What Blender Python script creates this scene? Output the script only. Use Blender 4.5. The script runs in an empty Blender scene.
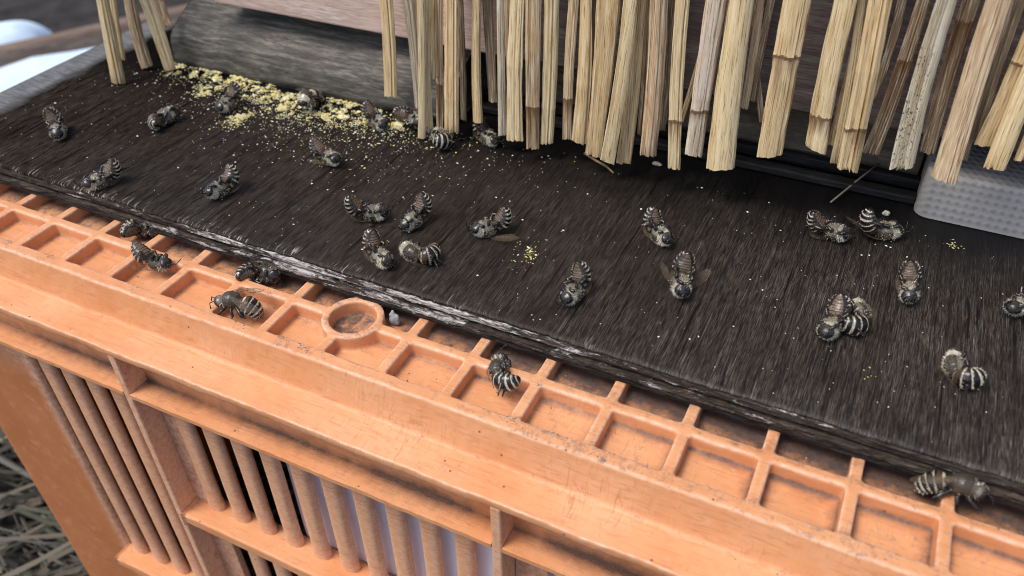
import bpy, bmesh, math, random
import numpy as np
from mathutils import Vector, Matrix, Quaternion
from mathutils.kdtree import KDTree
from math import sin, cos, pi, radians

# ---------------------------------------------------------------- camera, world, sun, exposure
# lengths below are centimetres; everything is stored in metres (U)
U = 0.01
CAM_ROT = [[0.900629, -0.263741, 0.34541], [0.43433, 0.573705, -0.694421], [-0.015016, 0.775437, 0.631246]]
CAM_LOC = (22.5284, -15.1005, 14.884)
CAM_F = 833.24
BEES = [
    (-4.838, 2.335, 0, -0.697, 'back', 1.5, 1.61),
    (-1.733, 4.567, 0, 1.206, 'side', 1.2, 1.23),
    (-0.302, 6.681, 0, -1.718, 'back', 1.5, 1.2),
    (2.662, 7.867, 0, -1.428, 'belly', 1.0, 1.13),
    (-0.44, 0.565, 0, -1.937, 'back', 1.3, 0.99),
    (3.554, 1.861, 0, -1.815, 'back', 1.3, 1.1),
    (5.441, 4.852, 0, -0.275, 'back', 1.2, 1.49),
    (5.611, 7.771, 0, -0.441, 'back', 1.2, 1.34),
    (6.728, 8.398, 0, -0.552, 'side', 1.4, 1.14),
    (8.583, 7.459, 0, 2.784, 'side', 2.0, 1.33),
    (9.869, 8.435, 0, -0.404, 'back', 1.2, 1.3),
    (8.683, 2.443, 0, 0.331, 'back', 1.2, 1.16),
    (10.324, 2.833, 0, -1.803, 'back', 1.4, 1.25),
    (10.278, 0.794, 0, -0.435, 'back', 1.4, 1.48),
    (11.451, 1.353, 0, 2.874, 'side', 2.2, 1.22),
    (12.671, 3.392, 0, -2.375, 'back', 1.3, 1.12),
    (17.341, 5.271, 0, -0.685, 'back', 1.4, 1.16),
    (16.116, 1.735, 0, -1.712, 'back', 1.4, 1.2),
    (18.697, 3.272, 0, -1.258, 'back', 1.4, 1.4),
    (21.972, 7.407, 0, -0.063, 'back', 1.1, 1.21),
    (23.308, 8.1, 0, 0.428, 'back', 1.3, 1.25),
    (24.41, 5.678, 0, -1.49, 'back', 1.4, 1.49),
    (22.821, 3.199, 0, -1.773, 'back', 1.2, 1.27),
    (23.292, 3.622, 0, 2.023, 'side', 1.7, 1.4),
    (25.973, 2.632, 0, 1.73, 'side', 2.3, 1.07),
    (27.281, 6.162, 0, -2.085, 'back', 1.2, 1.07),
    (1.367, -0.136, -1.2, -0.003, 'side', 1.5, 1.79),
    (3.063, -1.311, -1.1, 0.038, 'back', 0.7, 1.5),
    (6.517, -0.45, -1.2, 0.043, 'side', 1.5, 1.58),
    (6.903, -1.891, -1.3, -2.822, 'belly', 0.9, 1.21),
    (15.359, -1.262, -1.1, 1.912, 'side', 1.4, 1.37),
    (26.205, -0.191, -1.2, -0.03, 'belly', 0.8, 1.3),
]
STRAWS = [
    ((-6.074, 6.502, 0.04), (-5.793, 6.802, 3.414), 0.308, 0.271, -1.00, 'p'),
    ((-6.93, 7.7, 0.4), (-6.749, 8.0, 2.873), 0.127, 0.121, -1.00, 't'),
    ((-5.977, 8.0, 0.137), (-6.131, 8.3, 2.862), 0.275, 0.263, -1.00, 'd'),
    ((-4.422, 7.8, 0.372), (-4.921, 8.1, 3.105), 0.227, 0.297, -1.00, 'p'),
    ((-4.927, 8.8, 1.748), (-5.351, 9.1, 2.707), 0.165, 0.164, -1.00, 'd'),
    ((6.001, 8.4, 1.022), (6.045, 8.7, 4.497), 0.240, 0.242, -1.00, 't'),
    ((6.872, 8.8, 0.531), (6.684, 9.1, 4.455), 0.112, 0.208, -1.00, 'g'),
    ((7.708, 7.6, 0.068), (7.973, 7.9, 5.045), 0.145, 0.147, -1.00, 'p'),
    ((7.881, 7.9, 0.201), (8.092, 8.2, 4.962), 0.127, 0.115, -1.00, 'p'),
    ((8.088, 8.2, 2.213), (8.101, 8.5, 4.862), 0.123, 0.116, -1.00, 't'),
    ((8.094, 8.237, 0.04), (8.31, 8.537, 4.88), 0.165, 0.166, 1.86, 'b'),
    ((8.752, 8.0, 0.385), (8.908, 8.3, 5.047), 0.270, 0.228, -1.00, 't'),
    ((8.814, 8.8, 0.453), (8.752, 9.1, 4.755), 0.128, 0.117, -1.00, 'd'),
    ((9.613, 8.4, 0.738), (9.617, 8.7, 5.015), 0.196, 0.180, -1.00, 't'),
    ((10.033, 8.8, 1.419), (9.775, 9.1, 4.904), 0.159, 0.182, -1.00, 'd'),
    ((10.662, 8.2, 0.553), (10.56, 8.5, 5.22), 0.141, 0.112, -1.00, 'g'),
    ((10.799, 8.7, 2.071), (10.634, 9.0, 5.062), 0.138, 0.146, -1.00, 'b'),
    ((11.168, 8.2, 0.471), (11.198, 8.5, 5.312), 0.315, 0.221, -1.00, 'p'),
    ((11.954, 8.0, 0.439), (11.845, 8.3, 5.473), 0.225, 0.248, 1.50, 'b'),
    ((12.392, 8.2, 0.633), (12.367, 8.5, 5.482), 0.224, 0.233, -1.00, 'p'),
    ((13.087, 8.3, 0.896), (13.06, 8.6, 5.549), 0.153, 0.154, 1.41, 'b'),
    ((13.453, 8.4, 0.813), (13.383, 8.7, 5.562), 0.255, 0.184, -1.00, 't'),
    ((13.645, 8.8, 1.114), (13.461, 9.1, 5.44), 0.136, 0.124, -1.00, 'd'),
    ((14.126, 8.1, 0.628), (14.232, 8.4, 5.787), 0.269, 0.374, -1.00, 'o'),
    ((14.735, 7.8, 0.705), (15.015, 8.1, 6.001), 0.264, 0.219, -1.00, 'p'),
    ((15.198, 8.2, 0.526), (15.193, 8.5, 5.893), 0.250, 0.207, -1.00, 't'),
    ((15.52, 8.9, 1.295), (15.288, 9.2, 5.671), 0.149, 0.121, -1.00, 'd'),
    ((16.016, 8.1, 1.078), (15.796, 8.4, 6.014), 0.276, 0.276, -1.00, 'k'),
    ((16.196, 8.7, 1.729), (16.019, 9.0, 5.845), 0.130, 0.119, -1.00, 'd'),
    ((16.967, 7.9, 0.934), (16.554, 8.2, 6.191), 0.208, 0.214, 1.60, 'p'),
    ((16.767, 8.9, 2.043), (17.215, 9.2, 5.951), 0.080, 0.088, -1.00, 't'),
    ((17.525, 8.0, 1.49), (17.495, 8.3, 6.294), 0.268, 0.281, 1.49, 'w'),
    ((18.173, 8.5, 2.265), (17.868, 8.8, 6.181), 0.171, 0.156, -1.00, 'k'),
    ((18.427, 7.8, 1.35), (18.222, 8.1, 6.467), 0.435, 0.330, -1.00, 'p'),
    ((18.735, 8.4, 3.177), (18.604, 8.7, 6.321), 0.120, 0.126, -1.00, 'k'),
    ((18.864, 8.8, 3.283), (18.84, 9.1, 6.221), 0.091, 0.113, -1.00, 'd'),
    ((19.264, 8.9, 2.583), (18.299, 9.2, 6.109), 0.092, 0.086, -1.00, 'd'),
    ((19.814, 7.9, 2.087), (19.678, 8.2, 6.645), 0.360, 0.349, 3.04, 't'),
    ((21.047, 8.1, 2.443), (20.889, 8.4, 6.754), 0.308, 0.291, 1.01, 'p'),
    ((21.427, 8.5, 2.491), (21.307, 8.8, 6.68), 0.148, 0.107, -1.00, 't'),
    ((21.617, 8.3, 2.035), (21.22, 8.6, 6.735), 0.133, 0.106, -1.00, 'p'),
    ((22.023, 7.8, 2.204), (21.698, 8.1, 6.972), 0.303, 0.282, 1.25, 'o'),
    ((22.165, 8.9, 3.968), (22.195, 9.2, 6.675), 0.114, 0.120, -1.00, 'd'),
    ((22.526, 8.5, 2.482), (22.694, 8.8, 6.882), 0.233, 0.168, 2.77, 'd'),
    ((23.42, 7.8, 2.583), (23.247, 8.1, 7.197), 0.322, 0.249, -1.00, 's'),
    ((23.971, 8.6, 2.804), (23.836, 8.9, 7.014), 0.212, 0.229, 3.67, 'd'),
    ((24.499, 7.6, 2.579), (24.309, 7.9, 7.419), 0.329, 0.277, -1.00, 'k'),
    ((24.907, 8.5, 2.824), (24.745, 8.8, 7.18), 0.111, 0.112, -1.00, 'd'),
    ((25.046, 8.6, 3.432), (24.904, 8.9, 7.169), 0.096, 0.112, -1.00, 'd'),
    ((25.208, 8.2, 3.521), (25.383, 8.5, 7.373), 0.242, 0.242, 2.27, 'o'),
    ((25.615, 7.8, 3.125), (25.635, 8.1, 7.544), 0.267, 0.236, -1.00, 'p'),
    ((26.215, 8.0, 3.408), (26.255, 8.3, 7.567), 0.238, 0.212, -1.00, 't'),
    ((26.983, 7.9, 3.288), (26.872, 8.2, 7.69), 0.261, 0.231, -1.00, 'p'),
]
CLUMPS = [
    (-3.80, 8.75, 0.38, 0.41),
    (-2.68, 8.41, 0.42, 0.39),
    (-1.73, 8.83, 0.67, 0.49),
    (-0.55, 8.34, 0.65, 0.55),
    (0.35, 8.16, 0.60, 0.54),
    (1.20, 8.35, 0.48, 0.53),
    (2.04, 8.06, 0.63, 0.51),
    (3.11, 8.36, 0.55, 0.51),
    (3.88, 8.60, 0.55, 0.50),
    (4.12, 7.91, 0.69, 0.33),
    (5.13, 8.44, 0.54, 0.41),
    (6.34, 8.29, 0.45, 0.39),
    (-2.96, 9.34, 0.51, 0.31),
    (1.55, 7.57, 0.55, 0.26),
    (3.25, 7.51, 0.54, 0.25),
    (0.43, 6.26, 0.39, 0.33),
    (-4.86, 8.71, 0.34, 0.31),
    (6.17, 8.56, 0.30, 0.32),
    (-2.23, 7.60, 0.33, 0.28),
]
SIZE = 1.2
ROLL = {}
SNOW = [(-67.5, 48.6, 55, 12, 1.04, 1.0), (-90, 52, 9, 5, 0.9, 3.0)]
PLANK = (-79.0, 55.4, 1.04)
BEE_LABELS = [
    'dead bee on its back alone near the left end of the board',
    'dark dead bee left of the yellow crumbs, halfway to the lone left bee',
    'dead bee on its back touching the left end of the yellow crumbs',
    'dead bee lying on top of the yellow crumbs before the beam',
    'dead bee on its back close to the front edge, furthest left on the board',
    'dead bee on its back midway between the board\'s front edge and the yellow crumbs',
    'dead bee with pale pointed tail below the yellow crumbs, head to the right',
    'dead bee at the right end of the yellow crumbs',
    'dead bee between the yellow crumbs and the first long reeds',
    'curled dead bee directly under the cluster of left long reeds',
    'dead bee under the gap in the reeds, right of the curled bee there',
    'upper left bee of the cluster of four near the front edge',
    'upper right bee of the cluster of four near the front edge',
    'lower left bee of the cluster of four, nearest the front edge',
    'tightly curled bee, lower right of the cluster of four',
    'lone dead bee on its back just right of the cluster of four',
    'dead bee with dark face halfway between reeds and board edge, middle of the board',
    'dead bee on its back behind the front edge, below the yellow smear',
    'dead bee on its back in mid board, facing the front edge, below another lone bee',
    'left bee of the pair lying before the dark entrance',
    'right bee of the pair lying before the dark entrance, nearest the grey block',
    'dead bee with pointed tail facing down the board, below the grey block',
    'left bee of two touching bees, face towards the front edge',
    'right bee of two touching bees, striped abdomen bent downwards',
    'tightly curled bee with banded abdomen, nearest the right front corner',
    'dead bee cut off by the right border of the picture',
    'dead bee squeezed beneath the board edge in the leftmost crate cells',
    'dead bee on its back across a crate rib, left side',
    'dead bee half under the board edge, head to the right, left of the round hole',
    'dark bee standing in a crate cell left of the round hole',
    'black shiny bee leaning over the crate rail right of the round hole',
    'bee under the board edge at the right end of the crate',
]
scn = bpy.context.scene
COL = scn.collection

cam_d = bpy.data.cameras.new('camera')
cam = bpy.data.objects.new('camera', cam_d)
COL.objects.link(cam)
m = Matrix(CAM_ROT).to_4x4()
m.translation = Vector(CAM_LOC) * U
cam.matrix_world = m
cam_d.sensor_width = 36.0
cam_d.lens = CAM_F / 1024 * 36.0
cam_d.clip_start = 0.01
cam_d.clip_end = 2000.0
cam_d.dof.use_dof = True
cam_d.dof.focus_distance = 0.248
cam_d.dof.aperture_fstop = 15.0
scn.camera = cam

SUN_EL, SUN_AZ = radians(62), radians(222)     # azimuth measured clockwise from +Y
w = bpy.data.worlds.new('World')
scn.world = w
w.use_nodes = True
wn = w.node_tree
bg = wn.nodes['Background']
sky = wn.nodes.new('ShaderNodeTexSky')
sky.sky_type = 'NISHITA'
sky.sun_disc = False
sky.sun_elevation = SUN_EL
sky.sun_rotation = SUN_AZ
sky.air_density = 1.0
sky.dust_density = 3.0
wn.links.new(sky.outputs[0], bg.inputs[0])
bg.inputs[1].default_value = 0.13
sd = bpy.data.lights.new('sun', 'SUN')
sd.energy = 1.5
sd.angle = radians(24)
sd.color = (1.0, 0.96, 0.9)
sun = bpy.data.objects.new('sun', sd)
COL.objects.link(sun)
sun_dir = Vector((sin(SUN_AZ) * cos(SUN_EL), cos(SUN_AZ) * cos(SUN_EL), sin(SUN_EL)))
sun.rotation_euler = sun_dir.to_track_quat('Z', 'Y').to_euler()
sun.location = (0, -0.5, 1.0)
scn.view_settings.view_transform = 'Standard'
scn.view_settings.look = 'None'
scn.view_settings.exposure = 0.55
scn.view_settings.gamma = 1.0
scn.cycles.max_bounces = 8
scn.cycles.pixel_filter_type = 'BLACKMAN_HARRIS'
scn.cycles.filter_width = 1.0

# ---------------------------------------------------------------- helpers
def nz(x, y, z=0.0):
    from mathutils import noise
    return noise.noise(Vector((x, y, z)))

def mesh(name, vs, fs, mat=None, smooth=False):
    me = bpy.data.meshes.new(name)
    me.from_pydata([(v[0] * U, v[1] * U, v[2] * U) for v in vs], [], fs)
    if mat:
        me.materials.append(mat)
    if smooth:
        me.polygons.foreach_set('use_smooth', [True] * len(me.polygons))
    me.update()
    return me

def link(name, me, parent=None, loc=None):
    o = bpy.data.objects.new(name, me)
    COL.objects.link(o)
    if parent:
        o.parent = parent
    if loc:
        o.location = Vector(loc) * U
    return o

def tag(o, label=None, cat=None, group=None, kind=None):
    if label: o['label'] = label
    if cat: o['category'] = cat
    if group: o['group'] = group
    if kind: o['kind'] = kind
    return o

def empty(name, loc=(0, 0, 0)):
    o = bpy.data.objects.new(name, None)
    COL.objects.link(o)
    o.location = Vector(loc) * U
    o.empty_display_size = 0.01
    return o

def attr(me, name, vals, typ='FLOAT'):
    a = me.attributes.new(name, typ, 'POINT')
    if typ == 'FLOAT':
        a.data.foreach_set('value', np.asarray(vals, dtype=np.float32))
    else:
        a.data.foreach_set('color', np.asarray(vals, dtype=np.float32).ravel())

class MB:
    def __init__(s):
        s.v, s.f = [], []
    def add(s, vs, fs):
        n = len(s.v)
        s.v += [tuple(v) for v in vs]
        s.f += [tuple(i + n for i in f) for f in fs]
        return n
    def box(s, x0, x1, y0, y1, z0, z1):
        s.add([(x0, y0, z0), (x1, y0, z0), (x1, y1, z0), (x0, y1, z0), (x0, y0, z1), (x1, y0, z1), (x1, y1, z1), (x0, y1, z1)],
              [(3, 2, 1, 0), (4, 5, 6, 7), (0, 1, 5, 4), (1, 2, 6, 5), (2, 3, 7, 6), (3, 0, 4, 7)])
    def prism(s, prof, x0, x1):
        # prof: closed polygon of (y, z), counter-clockwise seen from -x ... extruded along x
        n = len(prof)
        s.add([(x0, y, z) for y, z in prof] + [(x1, y, z) for y, z in prof],
              [tuple(range(n)), tuple(reversed(range(n, 2 * n)))] + [(i, n + i, n + (i + 1) % n, (i + 1) % n) for i in range(n)])
    def tube(s, pts, rads, n=8, cap=True):
        pts = [Vector(p) for p in pts]
        rings = []
        up = Vector((0.31, 0.17, 0.94))
        for i, p in enumerate(pts):
            t = (pts[min(i + 1, len(pts) - 1)] - pts[max(i - 1, 0)]).normalized()
            a = t.cross(up)
            if a.length < 1e-4:
                a = t.cross(Vector((1, 0, 0)))
            a.normalize()
            b = t.cross(a)
            rings.append([p + (a * cos(2 * pi * k / n) + b * sin(2 * pi * k / n)) * rads[i] for k in range(n)])
        fs = []
        for i in range(len(pts) - 1):
            for k in range(n):
                fs.append((i * n + k, i * n + (k + 1) % n, (i + 1) * n + (k + 1) % n, (i + 1) * n + k))
        if cap:
            fs.append(tuple(reversed(range(n))))
            fs.append(tuple((len(pts) - 1) * n + k for k in range(n)))
        s.add([v for r in rings for v in r], fs)
    def mesh(s, name, mat, smooth=False):
        return mesh(name, s.v, s.f, mat, smooth)
    def build(s, name, mat, parent=None, smooth=False):
        return link(name, s.mesh(name, mat, smooth), parent)

def bevel(o, wd, seg=2):
    md = o.modifiers.new('bevel', 'BEVEL')
    md.width = wd * U
    md.segments = seg
    md.limit_method = 'ANGLE'
    md.angle_limit = radians(35)
    md.use_clamp_overlap = True
    return o

# ---- node helper
class NT:
    def __init__(s, name):
        s.m = bpy.data.materials.new(name)
        s.m.use_nodes = True
        s.t = s.m.node_tree
        s.b = s.t.nodes['Principled BSDF']
        s.out = s.t.nodes['Material Output']
    def n(s, typ, **kw):
        nd = s.t.nodes.new('ShaderNode' + typ)
        for k, v in kw.items():
            if k.startswith('i_'):
                key = k[2:]
                nd.inputs[int(key) if key.isdigit() else key.replace('_', ' ')].default_value = v
            else:
                setattr(nd, k, v)
        return nd
    def l(s, a, b):
        s.t.links.new(a, b)
    def coord(s, kind='Object', scale=(1, 1, 1), rot=(0, 0, 0), loc=(0, 0, 0)):
        c = s.n('TexCoord')
        mp = s.n('Mapping')
        mp.inputs['Scale'].default_value = tuple(v / U for v in scale) if kind == 'Object' else scale
        mp.inputs['Rotation'].default_value = rot
        mp.inputs['Location'].default_value = loc
        s.l(c.outputs[kind], mp.inputs[0])
        return mp.outputs[0]
    def noise(s, vec, scale=1.0, detail=4.0, rough=0.55, dist=0.0):
        x = s.n('TexNoise')
        x.inputs['Scale'].default_value = scale
        x.inputs['Detail'].default_value = detail
        x.inputs['Roughness'].default_value = rough
        x.inputs['Distortion'].default_value = dist
        s.l(vec, x.inputs['Vector'])
        return x.outputs['Fac']
    def ramp(s, fac, stops, interp='LINEAR'):
        r = s.n('ValToRGB')
        cr = r.color_ramp
        cr.interpolation = interp
        while len(cr.elements) < len(stops):
            cr.elements.new(0.5)
        for e, (p, c) in zip(cr.elements, stops):
            e.position = p
            e.color = (c, c, c, 1) if isinstance(c, (int, float)) else (c[0], c[1], c[2], 1)
        s.l(fac, r.inputs[0])
        return r.outputs[0]
    def mix(s, fac, a, b, mode='MIX'):
        x = s.n('Mix', data_type='RGBA', blend_type=mode)
        for sock, v in ((x.inputs[0], fac), (x.inputs[6], a), (x.inputs[7], b)):
            if isinstance(v, bpy.types.NodeSocket):
                s.l(v, sock)
            elif isinstance(v, (int, float)):
                sock.default_value = v if sock.type == 'VALUE' else (v, v, v, 1)
            else:
                sock.default_value = (v[0], v[1], v[2], 1)
        return x.outputs[2]
    def math(s, op, a, b=0.0, clamp=False):
        x = s.n('Math', operation=op, use_clamp=clamp)
        for sock, v in ((x.inputs[0], a), (x.inputs[1], b)):
            if isinstance(v, bpy.types.NodeSocket):
                s.l(v, sock)
            else:
                sock.default_value = v
        return x.outputs[0]
    def attr(s, name, out='Fac'):
        a = s.n('Attribute', attribute_name=name)
        return a.outputs[out]
    def bump(s, h, strength=0.3, dist=0.02, prev=None):
        b = s.n('Bump')
        b.inputs['Strength'].default_value = strength
        b.inputs['Distance'].default_value = dist * U
        s.l(h, b.inputs['Height'])
        if prev is not None:
            s.l(prev, b.inputs['Normal'])
        return b.outputs[0]
    def fin(s, color=None, rough=None, normal=None, **kw):
        for key, v in (('Base Color', color), ('Roughness', rough), ('Normal', normal)):
            if v is None:
                continue
            if isinstance(v, bpy.types.NodeSocket):
                s.l(v, s.b.inputs[key])
            elif isinstance(v, (int, float)):
                s.b.inputs[key].default_value = v
            else:
                s.b.inputs[key].default_value = (v[0], v[1], v[2], 1)
        for k, v in kw.items():
            s.b.inputs[k.replace('_', ' ')].default_value = v
        return s.m

# ---------------------------------------------------------------- materials
def mat_board_top():
    t = NT('weathered_black_wood')
    lng = t.noise(t.coord(scale=(33, 0.55, 4)), 1.0, 5, 0.7, 0.0)
    sht = t.noise(t.coord(scale=(58, 4.0, 6)), 1.0, 5, 0.65, 0.0)
    streak = t.math('ADD', t.math('MULTIPLY', lng, 0.55), t.math('MULTIPLY', sht, 0.45))
    fine = t.noise(t.coord(scale=(62, 2.6, 9)), 1.0, 4, 0.6, 0.0)
    wide = t.noise(t.coord(scale=(0.42, 0.34, 0.3)), 1.0, 5, 0.62)
    patch = t.noise(t.coord(scale=(2.2, 0.9, 1)), 1.0, 6, 0.7)
    xs = t.n('SeparateXYZ'); c = t.n('TexCoord'); t.l(c.outputs['Object'], xs.inputs[0])
    X = t.math('DIVIDE', xs.outputs[0], U); Y = t.math('DIVIDE', xs.outputs[1], U)
    s1 = t.ramp(streak, [(0.43, 0), (0.63, 1)])
    base = t.mix(s1, (0.0050, 0.0041, 0.0038), (0.060, 0.044, 0.034))
    base = t.mix(t.ramp(patch, [(0.36, 0.8), (0.54, 0)]), base, (0.0075, 0.0060, 0.0054))
    pore = t.noise(t.coord(scale=(46, 1.7, 6), loc=(6, 1, 9)), 1.0, 5, 0.7, 0.0)
    pore2 = t.noise(t.coord(scale=(24, 1.0, 6), loc=(2, 4, 3)), 1.0, 5, 0.7, 0.0)
    tone = t.mix(t.ramp(wide, [(0.3, 0), (0.7, 1)]), (0.044, 0.0315, 0.0235), (0.088, 0.067, 0.053))
    base = t.mix(0.62, base, tone)
    base = t.mix(t.ramp(pore, [(0.46, 0.93), (0.56, 0)]), base, (0.0042, 0.0035, 0.0034))
    base = t.mix(t.ramp(pore2, [(0.40, 0.9), (0.47, 0)]), base, (0.0042, 0.0035, 0.0034))
    # bare grey fibres, more towards the front edge; extra at right is painted sheen
    rightw = t.math('MULTIPLY_ADD', X, 0.06); rightw.node.inputs[2].default_value = -0.75
    frontw = t.math('MULTIPLY_ADD', Y, -0.10); frontw.node.inputs[2].default_value = 0.42
    w1 = t.math('ADD', t.math('MAXIMUM', rightw, 0.0), t.math('MAXIMUM', frontw, 0.0))
    w1 = t.math('MULTIPLY', t.math('ADD', w1, 0.18), t.math('MULTIPLY', t.ramp(wide, [(0.32, 0.25), (0.68, 1.0)]), t.ramp(patch, [(0.36, 0.4), (0.62, 1.0)])), True)
    f1 = t.math('MULTIPLY', t.ramp(fine, [(0.50, 0), (0.62, 1)]), t.ramp(lng, [(0.42, 0.1), (0.56, 1)]))
    base = t.mix(t.math('MULTIPLY', f1, t.math('MULTIPLY', w1, 1.1), True), base, (0.15, 0.135, 0.125))
    band = t.noise(t.coord(scale=(5.5, 0.16, 2), loc=(2, 8, 5)), 1.0, 5, 0.68, 0.0)
    bm_ = t.ramp(band, [(0.36, 0.12), (0.62, 1.0)])
    base = t.mix(t.ramp(band, [(0.34, 0.75), (0.50, 0)]), base, (0.0055, 0.0047, 0.0045))
    fib = t.noise(t.coord(scale=(40, 0.62, 6), loc=(3.1, 7, 2)), 1.0, 6, 0.74, 0.0)
    fm = t.math('MULTIPLY', t.ramp(fib, [(0.575, 0), (0.65, 1)]), t.math('MULTIPLY', bm_, t.math('ADD', t.math('MULTIPLY', w1, 1.15), 0.05)), True)
    base = t.mix(fm, base, (0.31, 0.29, 0.275))
    # splintered pale fibres along the front edge
    ew = t.ramp(Y, [(0.0, 1), (0.45, 0)])
    ef = t.noise(t.coord(scale=(9, 1.2, 3), loc=(1, 2, 3), rot=(0, 0, 0.25)), 1.0, 4, 0.6, 0.4)
    em = t.math('MULTIPLY', t.ramp(ef, [(0.56, 0), (0.63, 1)]), t.math('MULTIPLY', ew, t.ramp(t.noise(t.coord(scale=(.5, .3, .3), loc=(7, 7, 7)), 1.0, 4, .6), [(.40, .0), (.62, 1.1)])), True)
    em = t.math('MULTIPLY', em, t.ramp(t.math('MULTIPLY', X, 0.04), [(0.30, 1.0), (0.62, 0.22)]))
    base = t.mix(em, base, (0.42, 0.39, 0.35))
    # blacker towards the hive, broken up by noise
    blackw = t.math('ADD', t.math('MULTIPLY_ADD', Y, 0.15), t.math('MULTIPLY', wide, 0.9))
    blackw.node.inputs[0].links[0].from_node.inputs[2].default_value = -1.2
    base = t.mix(t.ramp(blackw, [(0.15, 0), (0.62, 0.9)]), base, (0.0036, 0.0034, 0.0037))
    # long splits following the grain
    sp = t.noise(t.coord(scale=(7, 0.28, 2), loc=(9, 4, 1)), 1.0, 3, 0.5, 0.1)
    base = t.mix(t.ramp(sp, [(0.33, 0.95), (0.365, 0)]), base, (0.003, 0.003, 0.003))
    # grey unstained strip along the left end
    edge = t.noise(t.coord(scale=(0.5, 0.35, 1), loc=(5, 1, 0)), 1.0, 4, 0.6)
    lx = t.math('ADD', t.math('MULTIPLY', X, -1.0), t.math('MULTIPLY', edge, 1.6))
    lm = t.ramp(t.math('SUBTRACT', lx, 9.0), [(0.0, 0), (0.7, 1)])
    greyn = t.noise(t.coord(scale=(1.4, 9, 3)), 1.0, 5, 0.65, 0.4)
    grey = t.ramp(greyn, [(0.3, (0.075, 0.078, 0.08)), (0.7, (0.21, 0.215, 0.22))])
    base = t.mix(lm, base, grey)
    h = t.math('ADD', t.math('MULTIPLY', streak, 0.7), t.math('MULTIPLY', fine, 0.6))
    nrm = t.bump(h, 0.35, 0.03)
    rg = t.ramp(wide, [(0.3, 0.6), (0.7, 0.42)])
    rg = t.mix(lm, rg, 0.8)
    t.l(t.math('MULTIPLY_ADD', t.math('MULTIPLY', X, 0.010), 1.0, True), t.b.inputs['Specular IOR Level'])
    t.b.inputs['Specular IOR Level'].links[0].from_node.inputs[2].default_value = 0.03
    return t.fin(base, rg, nrm)

def mat_ply(name, dark, light, white, amt):
    t = NT(name)
    v = t.coord(scale=(0.9, 2, 7))
    a = t.noise(v, 1.0, 6, 0.65, 0.6)
    b = t.noise(t.coord(scale=(0.55, 2, 4), loc=(4, 0, 2)), 1.0, 7, 0.68, 0.3)
    f = t.noise(t.coord(scale=(3.5, 5, 26)), 1.0, 4, 0.6, 0.4)
    xs = t.n('SeparateXYZ'); c = t.n('TexCoord'); t.l(c.outputs['Object'], xs.inputs[0])
    X = t.math('DIVIDE', xs.outputs[0], U)
    base = t.mix(t.ramp(a, [(0.35, 0), (0.7, 1)]), dark, light)
    base = t.mix(t.ramp(f, [(0.35, 0.75), (0.6, 0)]), base, (0.008, 0.007, 0.006))
    # flaking white paint, fewer flakes to the right
    g2 = t.noise(t.coord(scale=(1.7, 3, 5), loc=(1, 6, 3)), 1.0, 6, 0.75, 0.2)
    lx = t.math('MULTIPLY_ADD', X, 0.025); lx.node.inputs[2].default_value = 0.25
    lim = t.math('MULTIPLY_ADD', t.ramp(lx, [(0.0, 0.1), (0.28, 0.32), (0.42, 0.85), (0.55, 0.85), (0.68, 0.45), (0.95, 0.15)]), 0.17); lim.node.inputs[2].default_value = amt - 0.195
    k = t.math('ADD', t.math('ADD', t.math('MULTIPLY', b, 0.55), t.math('MULTIPLY', g2, 0.45)), lim)
    k = t.ramp(k, [(0.53, 0), (0.56, 1)])
    k = t.math('MULTIPLY', k, t.ramp(f, [(0.36, 0.1), (0.50, 1)]))
    base = t.mix(k, base, white)
    h = t.math('ADD', t.math('ADD', a, f), t.math('MULTIPLY', k, 0.5))
    return t.fin(base, 0.75, t.bump(h, 0.9, 0.06), Specular_IOR_Level=0.3)

def mat_wood(name, c0, c1, c2, stretch=(0.6, 5, 5), rough=0.8, bump=0.5, bscale=1.0, sp=0.3):
    t = NT(name)
    a = t.noise(t.coord(scale=stretch), 1.0, 6, 0.62, 0.5)
    b = t.noise(t.coord(scale=tuple(s * 5 for s in stretch)), 1.0, 4, 0.6, 0.2)
    d = t.noise(t.coord(scale=(0.4, 0.4, 0.4), loc=(2, 3, 1)), 1.0, 4, 0.6)
    col = t.ramp(a, [(0.28, c0), (0.5, c1), (0.72, c2)])
    col = t.mix(t.ramp(b, [(0.35, 0.55), (0.6, 0)]), col, tuple(v * 0.35 for v in c0))
    col = t.mix(t.ramp(d, [(0.45, 0), (0.75, 0.6)]), col, c0)
    return t.fin(col, rough, t.bump(t.math('ADD', a, t.math('MULTIPLY', b, 0.6)), bump, 0.05 * bscale), Specular_IOR_Level=sp)

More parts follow.
